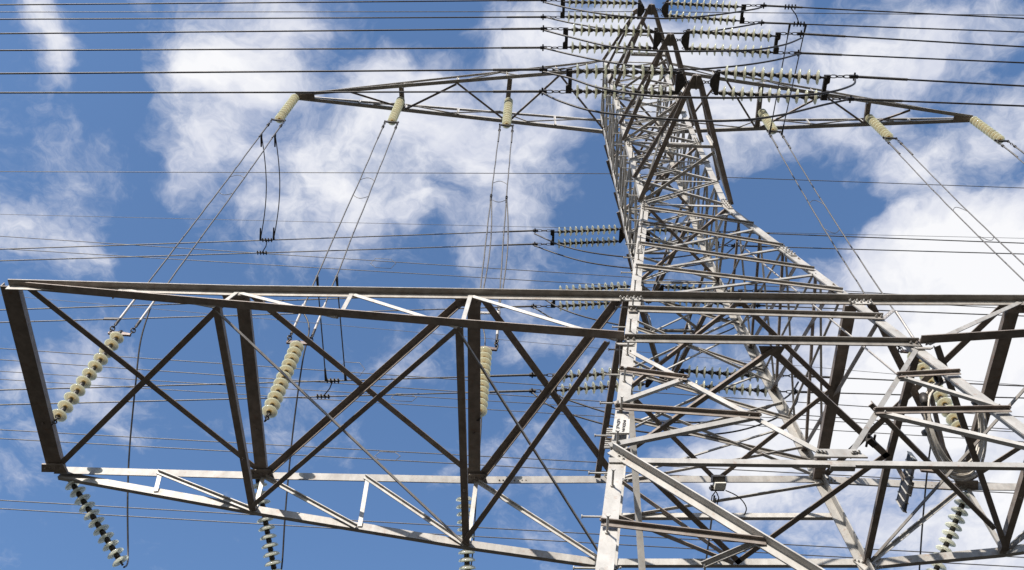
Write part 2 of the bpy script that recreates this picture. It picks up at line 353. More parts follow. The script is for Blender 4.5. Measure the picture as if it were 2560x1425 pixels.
b = MB(); b.o = H5[0]; b.angle(H5[0]-Z*.02, H5[1]-Z*.02, Y, Z, .034, .058, .012); b.obj('horizontal_strut', STEEL, tower)
mid5 = on(H5[0], H5[1], px=2105) - Z*.0
gp = MB(); gp.o = mid5; gp.plate([mid5+V((-.22, -.02, .05)), mid5+V((.22, -.02, .05)), mid5+V((.15, -.02, .15)), mid5+V((-.15, -.02, .15))], Y, .016)
gp.plate([mid5+V((-.10, .0, -.03)), mid5+V((.10, .0, -.03)), mid5+V((.10, .05, -.03)), mid5+V((-.10, .05, -.03))], Z, .016)
for dx in (-.17, -.11, -.14, .11, .16, .13): gp.bolt(mid5+V((dx, -.03, .1+.2*(abs(dx)-.13))), -Y, .016)
gp.obj('gusset_plate', STEEL, tower)
kl = on(*fl, py=868); krr = on(*fr, py=862)
def kline(P, f0, f1): return member('diagonal_brace', P+(mid5-P).normalized()*.05-Y*.02, mid5+(P-mid5).normalized()*.12-Y*.02, -Z, Y, .046, .045)
kline(kl, 0, 0); kline(krr, 0, 0)
kn = lambda px: on(kl, mid5, px=px)
kr = lambda px: on(krr, mid5, px=px)
a3, a4 = kn(1718), kn(1898)
def red(A, B, w=.06, m=STEEL, up=False, nm='strut', wb=None):
    b = MB(); b.o = (A+B)/2; b.angle(A-Y*.035, B-Y*.035, -Y, -Z if not up else Z, w, wb or w*.6, .009)
    for P in (A, B): b.bolt(P-Y*.05-Z*.01, -Y, .014)
    b.obj(nm, m, tower)
red(on(*fl, py=930), a3, .04, OLD_SHADED, wb=.05); red(on(*fl, py=1024), a4, .042, OLD_SHADED, wb=.055)
member('diagonal_brace', a3-Y*.03, on(*fl, py=1018)-Y*.03, Z, Y, .045, .035); member('diagonal_brace', a4-Y*.03, on(*fl, py=1124)-Y*.03, Z, Y, .055, .035)
r3, r4 = kr(2240), kr(2183)
red(on(*fr, py=937), r3, .04, OLD_SHADED, wb=.05); red(on(*fr, py=1030), r4, .042, OLD_SHADED, wb=.055)
member('diagonal_brace', r3-Y*.03, on(*fr, py=1031)-Y*.03, Z, Y, .036, .035); member('diagonal_brace', r4-Y*.03, leg('FR', zat('FL', 1156)+.12)-Y*.03, Z, Y, .045, .04)
# big lower brace from the near left leg, running down to the right, and its strut
la = on(*fl, py=1132)+X*.03; lb = py_(2030, 1432, la.y-.12); lbx = la + (lb-la)*2.4
b = MB(); b.o = la; b.angle(la-Y*.03, lbx, -Z, -Y, .075, .078, .012)
for e in (.05, .1): 
    for u in (.02, .06): b.bolt(la+(lb-la).normalized()*e - Z*u - Y*.03, -Y, .016)
b.obj('diagonal_brace', STEEL, tower)
red(on(*fl, py=1312), on(la, lb, px=1912), .036, OLD_SHADED, wb=.052)
red(on(la, lb, px=1912), py_(1760, 1424, la.y+.3), .045, STEEL)
# far face
bl, br = LG['BL'], LG['BR']
for pyy, w in ((1293, .10), (1412, .13)):
    A, B = on(*bl, py=pyy), on(*br, py=pyy); b = MB(); b.o = A; b.angle(A, B, Y, Z, .05, w*.8, .012); b.obj('horizontal_strut', STEEL, tower)
member('diagonal_brace', on(*bl, py=1300), on(*br, py=1212), Z, -Y, .045); member('diagonal_brace', on(*bl, py=1210), on(*br, py=1120), Z, -Y, .04)
member('diagonal_brace', on(*bl, py=1120), on(*br, py=1010), Z, -Y, .045); member('diagonal_brace', on(*bl, py=900), on(*br, py=1110), Z, -Y, .045)
member('diagonal_brace', on(*bl, py=1000), on(*br, py=1200), Z, -Y, .045); member('diagonal_brace', on(*bl, py=1090), on(*br, py=915), Z, -Y, .04)
member('diagonal_brace', on(*bl, py=930), on(*br, py=800), Z, -Y, .04); member('diagonal_brace', on(*bl, py=800), on(*br, py=960), Z, -Y, .04)
# level diaphragm: diamond of dark angles at the underside of the lower crossarm, smaller one above
def diamond(z, w, pts, par=tower):
    P = [pz(x, y, z) for x, y in pts]
    for i in range(4):
        A, B = P[i], P[(i+1) % 4]; c = (P[0]+P[2])/2
        b = MB(); b.o = (A+B)/2; b.angle(A, B, (c-(A+B)/2), Z if i in (1,) else -Z if i == 0 else Z, w, w*.5, .012); b.obj('plan_brace', OLD_SHADED, par)
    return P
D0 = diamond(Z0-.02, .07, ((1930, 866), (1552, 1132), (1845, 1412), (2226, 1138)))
g2 = MB(); g2.o = D0[0]; c = D0[0]; g2.plate([c+V((-.14, .0, 0)), c+V((.14, .0, 0)), c+V((.1, .1, 0)), c+V((-.1, .1, 0))], Z, .016); g2.obj('gusset_plate', OLD_SHADED, tower)
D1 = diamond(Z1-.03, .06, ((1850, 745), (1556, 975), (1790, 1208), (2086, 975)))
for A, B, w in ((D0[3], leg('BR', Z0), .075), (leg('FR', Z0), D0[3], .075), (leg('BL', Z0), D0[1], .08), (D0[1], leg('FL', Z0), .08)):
    b = MB(); b.o = (A+B)/2; b.chan(A, B, X, Z, w, .05); b.obj('side_strut', OLD_SHADED, tower)
member('diagonal_brace', leg('FL', Z0-.1), D0[1]-Z*2.2, Z, X, .06); member('plan_brace', pz(2182, 1008, Z0-.09), pz(2492, 1320, Z0-.09), Y-X, Z, .055, .05, OLD_SHADED)
member('diagonal_brace', D0[1], leg('BL', 6.8), Y, Z, .05, .05, OLD_SHADED); member('diagonal_brace', D0[1], leg('FL', 6.6), Y, Z, .045, .05, OLD_SHADED)
# inner braces dropping from the far-left leg below the diaphragm
member('diagonal_brace', leg('BL', zat('BL', 1200)), pz(1822, 1400, Z0+.05), Z, -Y, .055, .06, OLD_SHADED)
member('diagonal_brace', leg('BL', zat('BL', 1290)), pz(1790, 1412, Z0-.1)+V((.2, 0, 0)), Z, -Y, .06, .06, OLD_SHADED)

# ------------------------------------------------------------------ lower box crossarms
def mir(P): return V((2*XM-P.x, P.y, P.z))
FL1, FR1, BL1, BR1 = [leg(n, Z1) for n in ('FL', 'FR', 'BL', 'BR')]
FL0, FR0, BL0, BR0 = [leg(n, Z0) for n in ('FL', 'FR', 'BL', 'BR')]
y1 = FL1.y-.02
NL = dict(T=pz(24, 714, Z1), n1=pz(592, 729, Z1), n2=pz(1172, 737, Z1), T2=py_(40, 722, y1), m1=py_(541, 767, y1-.06), m2=py_(1148, 818, y1-.13),
          B=pz(140, 1174, Z1), b1=pz(655, 1188, Z1), b2=pz(1186, 1199, Z1), B2=py_(146, 1188, BL1.y+.02), d1=py_(632, 1275, BL1.y+.07), d2=py_(1165, 1362, BL1.y+.14),
          F1=FL1, F0=FL0-Y*.03, K1=BL1, K0=BL0)
dT = (pz(2560, 748, Z1)-FR1).normalized()
NR = {k: mir(v) for k, v in NL.items()}; NR.update(F1=FR1, F0=FR0-Y*.03, K1=BR1, K0=BR0)
NR['T'] = FR1 + dT*((NR['T'].x-FR1.x)/dT.x)
def lower_arm(N_, side):
    sx_ = -1 if side == 'L' else 1
    n = N_; par = sub('lower_crossarm', n['F1'], tower)
    def chord(pts, ha, hb, wa, wb, dz=0, bolts=(), m_=None):
        c = MB(); c.o = n[pts[0]]
        for a, b in zip(pts, pts[1:]): c.angle(n[a]+Z*dz, n[b]+Z*dz, ha, hb, wa, wb, .013)
        for P, d in bolts: c.bolt(P, d, .012)
        return c.obj('chord', m_ or CHORD, par)
    # near upper chord: broad forward flange, hanging lip; bolted splices near the body
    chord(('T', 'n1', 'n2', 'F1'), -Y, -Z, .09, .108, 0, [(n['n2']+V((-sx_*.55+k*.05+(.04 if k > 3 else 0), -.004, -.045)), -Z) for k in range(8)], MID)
    chord(('T2', 'm1', 'm2', 'F0'), -Y, Z, .1, .08, m_=OLD_SHADED)
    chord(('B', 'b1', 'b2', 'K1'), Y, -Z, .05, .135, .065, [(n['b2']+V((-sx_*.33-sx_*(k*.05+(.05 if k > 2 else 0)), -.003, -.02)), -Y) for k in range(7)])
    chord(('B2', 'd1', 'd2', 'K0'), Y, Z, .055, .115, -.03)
    c = par
    def seg(nm, A, B, ha, hb, w, wb=None, m=OLD_SHADED): 
        b = MB(); b.o = (A+B)/2; b.angle(A, B, ha, hb, w, wb, .011); b.obj(nm, m, c)
    def ch(A, B, w, h, up=True):
        b = MB(); b.o = (A+B)/2; b.chan(A, B, X, Z if up else -Z, w, h); 
        for e in (.72,): b.bolt(A+(B-A)*e, -Z, .02, .02)
        b.obj('cross_channel', OLD_SHADED, c)
    e = Z*-.02
    ch(n['T']+Y*.0+e, n['B']+e, .21, .09); ch(n['n1']+V((-sx_*.06, .02, -.02)), n['b1']+e, .155, .07); ch(n['n2']+V((-sx_*.06, .02, -.02)), n['b2']+e, .155, .07)
    ch(n['m1']+e, n['d1']+e, .085, .08); ch(n['m2']+e, n['d2']+e, .085, .08)
    hx = X*sx_
    def lat(A, B, w, lip=False, z=0):
        A, B = A+Z*z, B+Z*z; d = (B-A).normalized(); s_ = V((d.y, -d.x, 0)); s_ = s_ if s_.y < 0 else -s_
        seg('diagonal_brace', A, B, s_, -Z if lip else Z, w, w*(.95 if lip else .55))
    T_, B_ = n['T'], n['B']
    lat(on3(T_, n['n1'], .07)+Y*.05, n['b1']-Y*.05+hx*.06, .075); lat(B_+V((-sx_*.1, -.06, 0)), n['n1']+Y*.03, .075, z=-.012)
    lat(n['n1']+Y*.05-hx*.12, n['b2']-Y*.05+hx*.05, .075); lat(n['b1']-Y*.05-hx*.12, n['n2']+Y*.03, .085, 2, -.012)
    lat(n['n2']+Y*.05-hx*.12, n['K1']-Y*.05+hx*.08, .085); lat(n['b2']-Y*.05-hx*.12, n['F1']+Y*.03+hx*.1, .09, True, -.012)
    seg('diagonal_brace', n['m1']+Y*.03, n['d2']-Y*.02, -Z, Y, .042, .03, MID); lat(n['d1']-Y*.03, n['m2']+Y*.03, .06, z=-.025)
    seg('diagonal_brace', n['m2']+Y*.03, n['K0']-Y*.03, -Z, Y, .042, .03, MID); lat(n['d2']-Y*.03, n['F0']+Y*.03+hx*.15, .065, z=-.025)
    def vf(A, B, w, m=STEEL, nm='web_brace'): seg(nm, A-Y*.016, B-Y*.016, X, Y, w, w*.7, m)
    h1, h2 = on3(T_, n['n1'], .49), on3(n['n1'], n['n2'], .49); g1, g2_ = on3(n['T2'], n['m1'], .49), on3(n['m1'], n['m2'], .51)
    vf(h1, g1, .05, nm='web_post'); vf(n['n1'], n['m1'], .05, nm='web_post'); vf(h2, g2_, .05, nm='web_post'); vf(n['n2'], n['m2'], .05, nm='web_post')
    def wd(A, B, w=.05): seg('web_brace', A-Y*.016, B-Y*.016, -Z, Y, w, w*.7, STEEL)
    wd(h1, n['m1']); wd(n['n1'], g2_); wd(h2, n['m2']); wd(n['n2'], on3(n['m2'], n['F0'], .96))
    h1, h2 = on3(B_, n['b1'], .5), on3(n['b1'], n['b2'], .49); g1, g2_ = on3(n['B2'], n['d1'], .5), on3(n['d1'], n['d2'], .5)
    for A, B in ((h1, g1), (n['b1'], n['d1']), (h2, g2_), (n['b2'], n['d2'])): vf(A-Z*.03, B, .055, nm='web_post')
    def wd2(A, B): seg('web_brace', A-Y*.014, B-Y*.014, -Y, -Z, .045, .05, STEEL)
    wd2(h1, n['d1']); wd2(n['b1'], g2_); wd2(h2, n['d2']); wd2(n['b2'], n['K0'])
    for P, q_ in ((n['B'], 1), (n['b1'], 1), (n['b2'], 1), (n['n1'], -1), (n['n2'], -1)):
        b = MB(); b.o = P; z_ = V((0, 0, -.045)); b.plate([P+z_+V((-.17, 0, 0)), P+z_+V((.17, 0, 0)), P+z_+V((.14, -.13*q_, 0)), P+z_+V((-.14, -.13*q_, 0))], Z, .02)
        for i in range(4): b.bolt(P+z_+V((-.1+i*.065, -.07*q_, -.01)), -Z, .013)
        b.obj('gusset_plate', OLD_SHADED, c)
    return c
def on3(A, B, t): return A + (B-A)*t
lower_arm(NL, 'L'); lower_arm(NR, 'R')
# the four chords carry on through the body
def thru(A, B, ha, hb, wa, wb):
    b = MB(); b.o = (A+B)/2; b.angle(A, B, ha, hb, wa, wb, .013); b.obj('chord', MID if hb == -Z and ha == -Y else CHORD, tower)
thru(FL1, FR1, -Y, -Z, .09, .108); thru(BL1+Z*.065, BR1+Z*.065, Y, -Z, .05, .125)
b = MB(); A, B = pz(1566, 748, Z1-.03), pz(1494, 1195, Z1-.03); b.o = A; b.chan(A, B, X, Z, .075, .06); b.obj('cross_channel', OLD_SHADED, tower)
b = MB(); A, B = pz(2128, 765, Z1-.03), pz(2046, 1200, Z1-.03); b.o = A; b.chan(A, B, X, Z, .14, .07); b.obj('cross_channel', OLD_SHADED, tower)
for P, sx_ in ((FL1, 1), (FR1, -1)):                               # bolted plates where chord meets leg
    b = MB(); b.o = P; q = P + V((0, -.03, -.05)); b.plate([q+V((-.13, 0, -.03)), q+V((.15, 0, -.03)), q+V((.09, 0, -.09)), q+V((-.07, 0, -.09))], Y, .016)
    for i in range(7): b.bolt(q+V((-.12+i*.04, -.01, -.03-.025*(i % 2))), -Y, .013)
    b.obj('gusset_plate', STEEL, tower)
for P in (FL0, FR0):
    b = MB(); b.o = P; q = P + V((0, -.035, -.06)); b.plate([q+V((-.10, 0, -.02)), q+V((.11, 0, -.02)), q+V((.07, 0, -.05)), q+V((-.07, 0, -.05))], Y, .016); b.obj('gusset_plate', STEEL, tower)
for P in (BR1, BR0, BL1, BL0):
    b = MB(); b.o = P; q = P + V((0, -.015, 0)); b.plate([q+V((-.15, 0, .06)), q+V((.10, 0, .07)), q+V((.13, 0, -.08)), q+V((-.06, 0, -.12))], Y, .016)
    for i in range(8): b.bolt(q+V((-.13+.04*i, -.01, .05-.03*i*.6)), -Y, .014)
    b.obj('gusset_plate', STEEL, tower)

# ------------------------------------------------------------------ upper transverse crossarms
TL, TR = pz(740, 241, ZT), pz(2430, 297, ZT)
def upper_arm(T, f, k, chf, chb, zz, posts):
    F0_, K0_, F1_, K1_ = leg(f, ZT), leg(k, ZT), leg(f, ZT2-.1), leg(k, ZT2-.1)
    s_ = 1 if T.x > XM else -1
    par = sub('upper_crossarm', F0_, tower)
    for A, B, ha, w, w2 in ((T, F0_, -Y, .085, .07), (T, K0_, Y, .085, .07), (T+Z*.06, F1_, -Y, .05, .05), (T+Z*.06, K1_, Y, .05, .05)):
        c = MB(); c.o = B; c.angle(A, B, ha, Z, w, w2); c.obj('chord', STEEL, par)
    c = MB(); c.o = T; tip = on3(T, V((XM, T.y, T.z)), .055); c.plate([T+V((-s_*.0, -.05, -.01)), T+V((0, .05, -.01)), tip+V((0, .085, -.01)), tip+V((0, -.085, -.01))], Z, .03)
    c.obj('tip_plate', OLD_SHADED, par); c = par
    f_ = lambda px: on(T, F0_, px=px)
    b_ = lambda px: on(T, K0_, px=px)
    for a, bb in chf:
        b = MB(); A, B = f_(a), b_(bb); b.o = A; b.chan(A-Z*.01, B-Z*.01, X, Z, .11, .07); b.obj('cross_channel', OLD_SHADED, c)
    for a, bb in zz:
        b = MB(); A, B = f_(a), b_(bb); b.o = A; b.angle(A-Z*.012, B-Z*.012, X, Z, .045, .035); b.obj('diagonal_brace', OLD_SHADED, c)
    L_ = (F0_-T).length
    for t0, t1 in ((.25, .33), (.5, .33), (.5, .66), (.75, .66), (.75, .98)):
        for P0, P1 in ((F0_, F1_), (K0_, K1_)):
            b = MB(); A, B = on3(T, P0, t0), on3(T+Z*.06, P1, t1); b.o = A; b.angle(A, B, Z, -Y, .03, .03); b.obj('web_brace', STEEL, c)
    for t in posts:
        for P0, P1 in ((F0_, F1_), (K0_, K1_)):
            b = MB(); A, B = on3(T, P0, t), on3(T+Z*.06, P1, t); b.o = A; b.angle(A, B, X, -Y, .05, .03); b.obj('web_post', STEEL, c)
upper_arm(TL, 'FL', 'BL', ((1003, 1006), (1275, 1265)), None, ((870, 1000), (1140, 1012), (1140, 1256), (1397, 1272), (1397, 1508)), (.2, .35, .52, .68, .84))
upper_arm(TR, 'FR', 'BR', ((1903, 1893), (2172, 2165)), None, ((1815, 1885), (1795, 1700), (2060, 2155), (2050, 1900), (2275, 2180)), (.2, .35, .52, .68, .84))

# ------------------------------------------------------------------ phase crossarms (towards and away from the eye) and earth-wire peaks
TIPS = [(V((2.615, 4.12, ZW)), 1.1), (V((2.62, 4.21, 17.28)), 1.0), (V((2.61, 4.28, 20.1)), 1.0)]
def phase_arm(T, up, sgn):
    f, k = ('FL', 'FR') if sgn < 0 else ('BL', 'BR')
    if sgn > 0: T = V((T.x, 2*YC-T.y, T.z))
    z = T.z; A0, B0, A1, B1 = leg(f, z), leg(k, z), leg(f, z+up), leg(k, z+up)
    par = sub('phase_crossarm', A0, tower); o = X*.03
    for A, B, ha, hb, w, w2 in ((T-o, A0, -X, Z, .075, .06), (T+o, B0, X, Z, .075, .06), (T+Z*.07-o, A1, -X, -Z, .055, .055), (T+Z*.07+o, B1, X, -Z, .055, .055)):
        c = MB(); c.o = B; c.angle(A, B, ha, hb, w, w2); c.obj('chord', OLD_SHADED, par)
    c = par
    def st(A, B, w=.05): b = MB(); b.o = A; b.angle(A, B, V((0, -1, 0)), Z, w, w*.8); b.obj('arm_brace', STEEL, c)
    e = Z*-.012
    st(on3(T, A0, .52)+e, on3(T, B0, .52)+e); st(on3(T, B0, .56)+e, A0+e); 
    st(on3(T, A0, .5), on3(T, A1, .52)); st(on3(T, B0, .5), on3(T, B1, .52)); st(on3(T, A1, .52), A0, .04); st(on3(T, B1, .52), B0, .04)
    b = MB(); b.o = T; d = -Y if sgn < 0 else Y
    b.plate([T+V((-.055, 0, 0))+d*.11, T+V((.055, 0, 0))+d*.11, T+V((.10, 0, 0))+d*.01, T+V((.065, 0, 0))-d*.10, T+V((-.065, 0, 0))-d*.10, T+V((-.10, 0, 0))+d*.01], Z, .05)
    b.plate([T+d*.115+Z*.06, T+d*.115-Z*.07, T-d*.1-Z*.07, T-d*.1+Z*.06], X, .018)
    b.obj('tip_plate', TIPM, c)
    return T
for T, up in TIPS:
    for s_ in (-1, 1): phase_arm(T, up, s_)
def gw_peak(sgn):
    T = V((2.6, 4.85, 22.55)) if sgn < 0 else V((2.6, 2*YC-4.85, 22.55))
    f, k = ('FL', 'FR') if sgn < 0 else ('BL', 'BR')
    par = sub('earth_wire_peak', leg(f, ZT), tower)
    for A, B, ha, hb in ((T, leg(f, ZT), -X, Z), (T, leg(k, ZT), X, Z), (T+Z*.03, leg(f, ZT2), -X, -Z), (T+Z*.03, leg(k, ZT2), X, -Z)):
        c = MB(); c.o = B; c.angle(A, B, ha, hb, .055, .05); c.obj('chord', OLD_SHADED, par)
    c = par
    for t in (.4, .7):
        b = MB(); A, B = on3(T, leg(f, ZT), t), on3(T, leg(k, ZT), t); b.o = A; b.angle(A, B, -Y, Z, .035, .03); b.obj('arm_brace', STEEL, c)
    b = MB(); b.o = T; b.plate([T+V((-.12, 0, .0)), T+V((0, .06*-sgn, 0)), T+V((.09, 0, 0)), T+V((0, -.08*-sgn, 0))], Z, .05); b.obj('tip_plate', OLD_SHADED, c)
    return T
GWN, GWF = gw_peak(-1), gw_peak(1)
# ------------------------------------------------------------------ insulators
def make_disc_mesh():
    b = MB(); k = 26
    pr = [(.014, .030), (.026, .034), (.05, .031), (.078, .021), (.098, .006), (.105, -.006), (.104, -.014), (.098, -.014), (.092, -.006), (.084, -.018), (.074, -.006), (.060, -.018), (.046, -.006), (.034, -.004), (.014, -.006)]
    b.lathe(pr, k, V((0, 0, 0)), Z); return b
def raw(b, name, m):
    me = bpy.data.meshes.new(name); off = V((0, 0, EYE)); me.from_pydata([tuple(V(p)-off) for p in b.v], [], b.f)
    me.polygons.foreach_set('use_smooth', b.sm); me.materials.append(m); me.update(); return me
DISC = raw(make_disc_mesh(), 'glass_disc', GLASS); DISCG = raw(make_disc_mesh(), 'glass_disc_green', GREEN); DISCY = raw(make_disc_mesh(), 'glass_disc_aged', GLASSD)
cb_ = MB(); cb_.lathe([(.001, .078), (.02, .078), (.032, .066), (.036, .04), (.034, .03), (.026, .03), (.014, .0), (.011, -.03), (.016, -.045), (.001, -.046)], 10, V((0, 0, 0)), Z); CAP = raw(cb_, 'metal_cap', DARK)
cc_ = MB(); cc_.lathe([(.001, .086), (.024, .084), (.031, .07), (.042, .02), (.04, .012), (.02, .012), (.018, .0), (.014, -.03), (.022, -.05), (.001, -.051)], 10, V((0, 0, 0)), Z); CAPS = raw(cc_, 'metal_cap_long', DARK)
def place(name, me, P, ax, parent, sc=1.0):
    o = bpy.data.objects.new(name, me); COL.objects.link(o); o.parent = parent
    rot = ax.to_track_quat('Z', 'Y'); po = V(parent['_o']); w = W(P); o['_o'] = tuple(w)
    o.rotation_mode = 'QUATERNION'; o.rotation_quaternion = rot; o.location = w - po; o.scale = (sc,)*3 if not isinstance(sc, tuple) else sc; return o
def chain(b, A, B, r=.012, n=3):                                   # shackles: alternating flat links
    d = (B-A); L_ = max(d.length, 1e-4); d = d.normalized(); a = d.orthogonal().normalized(); q = d.cross(a); l = L_/n
    for i in range(n):
        c = A + d*(l*(i+.5)); s_ = a if i % 2 else q
        pts = [c + d*(math.cos(t)*l*.62) + s_*(math.sin(t)*r*1.9) for t in [j*6.2832/10 for j in range(10)]]
        b.tube(pts, r*.62, 5, True)
def susp(P, Q, n, label, group, aged=True, m0=.16, m1=.12, sc=1.0, yoke=None):
    t = empty('insulator_string', P); tag(t, label, 'insulator', group)
    ax = (P-Q).normalized() if True else None; L_ = (P-Q).length
    d = -ax; sp = (L_-m0-m1)/(n-1)
    b = MB(); b.o = P; chain(b, P, P+d*(m0-.05), .014, 3); b.obj('link_chain', DARK, t)
    for i in range(n):
        c = P + d*(m0+sp*i)
        o = place('glass_disc', DISCY if aged else DISCG, c, ax, t, sc); k = bpy.data.objects.new('metal_cap', CAP); COL.objects.link(k); k.parent = o; k.scale = (1, 1, sp/.083/1.0 if sp < .2 else 1)
    return t
def below(P, Q, n, label, group, m0, m1, sc, disc_up):             # same, with the caps turned to the upper end Q
    t = empty('insulator_string', P); tag(t, label, 'insulator', group); ax = (Q-P).normalized(); L_ = (Q-P).length; sp = (L_-m0-m1)/(n-1)
    b = MB(); b.o = P; chain(b, P, P+ax*(m0-.02), .016, 4); b.obj('link_chain', DARK, t)
    for i in range(n):
        o = place('glass_disc', DISCY, P+ax*(m0+sp*i), ax, t, sc); k = bpy.data.objects.new('metal_cap', CAP); COL.objects.link(k); k.parent = o; k.scale = (1, 1, sp/.083)
    return t

# ---- vertical down-leads: a string under the upper crossarm, a twin wire, a string on the lower crossarm
midch = lambda a, b, zz: (a+b)/2
A_ = [TL, pz(1003, 248, ZT), pz(1272, 250, ZT), pz(1903, 278, ZT), pz(2170, 292, ZT), TR]
Bm = [pz(130, 1062, Z1-.03), pz(664, 1052, Z1-.03), pz(1196, 1050, Z1-.03)]
B_ = Bm + [mir(Bm[2]), mir(Bm[1]), mir(Bm[0])]
posn = ['left tip of the high crossarm', 'second bay of the high left crossarm', 'high left crossarm nearest the tower', 'high right crossarm nearest the tower', 'outer bay of the high right crossarm', 'right tip of the high crossarm']
lpos = ['left end channel of the low crossarm', 'middle channel of the low left crossarm', 'low left channel nearest the tower', 'low right channel behind the coiled cable', 'outer channel of the low right crossarm', 'right end channel of the low crossarm']
upy = [(300, 835), (305, 858), (313, 872), (328, 880), (345, None), (356, None)]
B_[3] = pz(2412, 1090, Z1-.03)
WIRES = []
def wire(pts, r, label, name='conductor', cat='wire', group=None, m=None, k=6, parts=None):
    b = MB(); b.o = pts[0]; b.tube(pts, r, k); o = b.obj(name, m or WIRE, None); tag(o, label, cat, group); return o
def yokebar(P, d, w, lab, par, m=YOKE, drop=None):
    b = MB(); b.o = P; n = d.normalized(); u = drop or Z
    s_ = (u - n*u.dot(n)).normalized()
    b.plate([P-n*w-s_*.02, P+s_*-.055, P+n*w-s_*.02, P+n*w+s_*.02, P+s_*.03, P-n*w+s_*.02], n.cross(s_), .03)
    b.bolt(P-n*w*.93, n.cross(s_), .022); b.bolt(P+n*w*.93, n.cross(s_), .022); return b.obj('yoke_plate', m, par)
LEADS = []
for i in range(6):
    A, B = A_[i], B_[i]; ax = (B-A).normalized(); Ltop = 1.42
    yk = on(A, B, py=upy[i][0]) if i not in (5,) else A+ax*1.45
    side = V((1, .06, 0)); side = (side - ax*side.dot(ax)).normalized()
    # upper string: caps up
    t = susp(A, yk, 11, 'pale yellow glass disc string hanging from the '+posn[i], 'suspension strings under the high crossarm', True, .10, .07, .98)
    h = .15; yokebar(yk, side, h+.01, '', t, DARK)
    LG_ = (B-A).length
    if upy[i][1]: lo = on(A, B, py=upy[i][1])
    else: lo = A + (B-A)*(1-1.62/LG_)
    t2 = below(B, lo, 11 if i else 11, 'amber tinted glass disc string rising from the '+lpos[i], 'glass strings standing off the low crossarm', .20, .09, 1.0, True)
    yokebar(lo, side, .165, '', t2, YOKE, drop=ax)
    pw = []
    for s_ in (-1, 1):
        a0 = yk + side*(s_*h*.93); b0 = lo + side*(s_*.155)
        b = MB(); b.o = a0; d = (b0-a0).normalized(); chain(b, a0, a0+d*.3, .012, 4); b.rod(a0+d*.3, a0+d*.36, .03, 8); b.obj('link_chain', DARK, t)
        c1 = b0-d*.38
        b = MB(); b.o = b0; chain(b, b0, b0-d*.24, .017, 3); b.rod(b0-d*.22, b0-d*.38, .022, 6)
        if i == 0 and s_ < 0: b.bar(c1, c1-X*.24, Z, .05, .02)
        b.obj('link_chain', DARK, t2)
        n = 24; pts = []
        sag = V((-.02, .05, -.05))
        for j in range(n+1):
            q = j/n; P = (a0+d*.3) + (c1-(a0+d*.3))*q; pts.append(P + sag*(4*q*(1-q)) + V((random.uniform(-1, 1), random.uniform(-1, 1), 0))*.004)
        w_ = wire(pts, .0125, f'{"left" if s_ < 0 else "right"} wire of the pair slanting down from the {posn[i]}', 'down_lead', 'wire', 'twin down leads between the crossarms')
        b = MB(); b.o = c1; b.rod(c1, c1-d*.75, .021, 8, .018); b.obj('aluminium_sleeve', SLEEVE, w_)
        b = MB(); b.o = a0; b.rod(a0+d*.34, a0+d*1.0, .017, 8); b.obj('aluminium_sleeve', WIRE, w_)
        pw.append(pts)
    LEADS.append(pw)
    # spacer loops of thin wire
    for (f0, f1) in (((.30, .345)),) if i < 5 else ():
        pass
    if i < 5:
        k0, k1 = int(n*.36), int(n*.36)+2
        if i in (3, 4): k0, k1 = int(n*.42), int(n*.42)+3
        a, b_, c_, d_ = pw[0][k0], pw[1][k0], pw[1][k1], pw[0][k1]
        for (p, q, sg) in ((a, b_, -1), (d_, c_, 1)):
            bow = (d_-a)*(.18*sg); pts = [p+(q-p)*(j/8)+bow*(math.sin(math.pi*j/8)) for j in range(9)]
            wire(pts, .006, f'{"upper" if sg < 0 else "lower"} thin curved loop across wires below the {posn[i]}', 'spacer_loop', 'spacer', 'thin spacer loops')
def lead(i, s_, py=None, px=None):                                 # a point on a down lead
    P = LEADS[i][s_]; best = None
    for a, b_ in zip(P, P[1:]):
        q = on(a, b_, py=py); t = (q-a).dot(b_-a)/(b_-a).length_squared
        if -.01 <= t <= 1.01: return q
    return on(P[0], P[-1], py=py)
# rigid clamp bars tying the twin wires
for i, p0, p1, lab in ((1, 768, 774, 'pale bolted clamp bar across the second twin down lead, just under the low crossarm beam'), (2, 782, 783, 'pale bolted clamp bar across the twin down lead nearest the tower on its left')):
    a, c_ = lead(i, 0, py=p0), lead(i, 1, py=p1); b = MB(); b.o = a; b.bar(a, c_, Z, .05, .02)
    for k in range(5): b.bolt(a+(c_-a)*(.15+.17*k), -Z, .016, .02)
    for P in (a, c_): b.lathe([(.02, -.06), (.035, -.05), (.035, .05), (.02, .06)], 8, P, (A_[i]-B_[i]).normalized())
    tag(b.obj('clamp_bar', SLEEVE), lab, 'clamp')
# the one right of the tower is separate: in front of bright cloud
a, c_ = lead(3, 0, py=800), lead(3, 1, py=775); b = MB(); b.o = a; b.bar(a, c_, Z, .055, .02)
for k in range(5): b.bolt(a+(c_-a)*(.1+.19*k), -Z, .018, .02)
tag(b.obj('clamp_bar', SLEEVE), 'pale bolted clamp bar on the wires right of the tower, in front of white cloud', 'clamp')

# ---- strings held away behind the low crossarm, hanging to the bottom of the view
hung = [((176, 1200), (310, 1418), 'left end of the low crossarm'), ((646, 1205), (690, 1450), 'low crossarm behind its middle channel'), ((1160, 1238), (1170, 1460), 'low crossarm just left of the tower leg'), ((2418, 1232), (2330, 1450), 'low right crossarm below the cable coil')]
HE = []
for (p, q, lab) in hung:
    P = py_(p[0], p[1], BL1.y+.10); r = depth(P); Q = dp(q[0], q[1], r*.97)
    t = susp(P, Q, 11, 'pale green glass disc string hanging from the '+lab, 'strings hanging behind the low crossarm', False, .07 if p[1] < 1201 else .05, .10, 1.04)
    HE.append(Q)
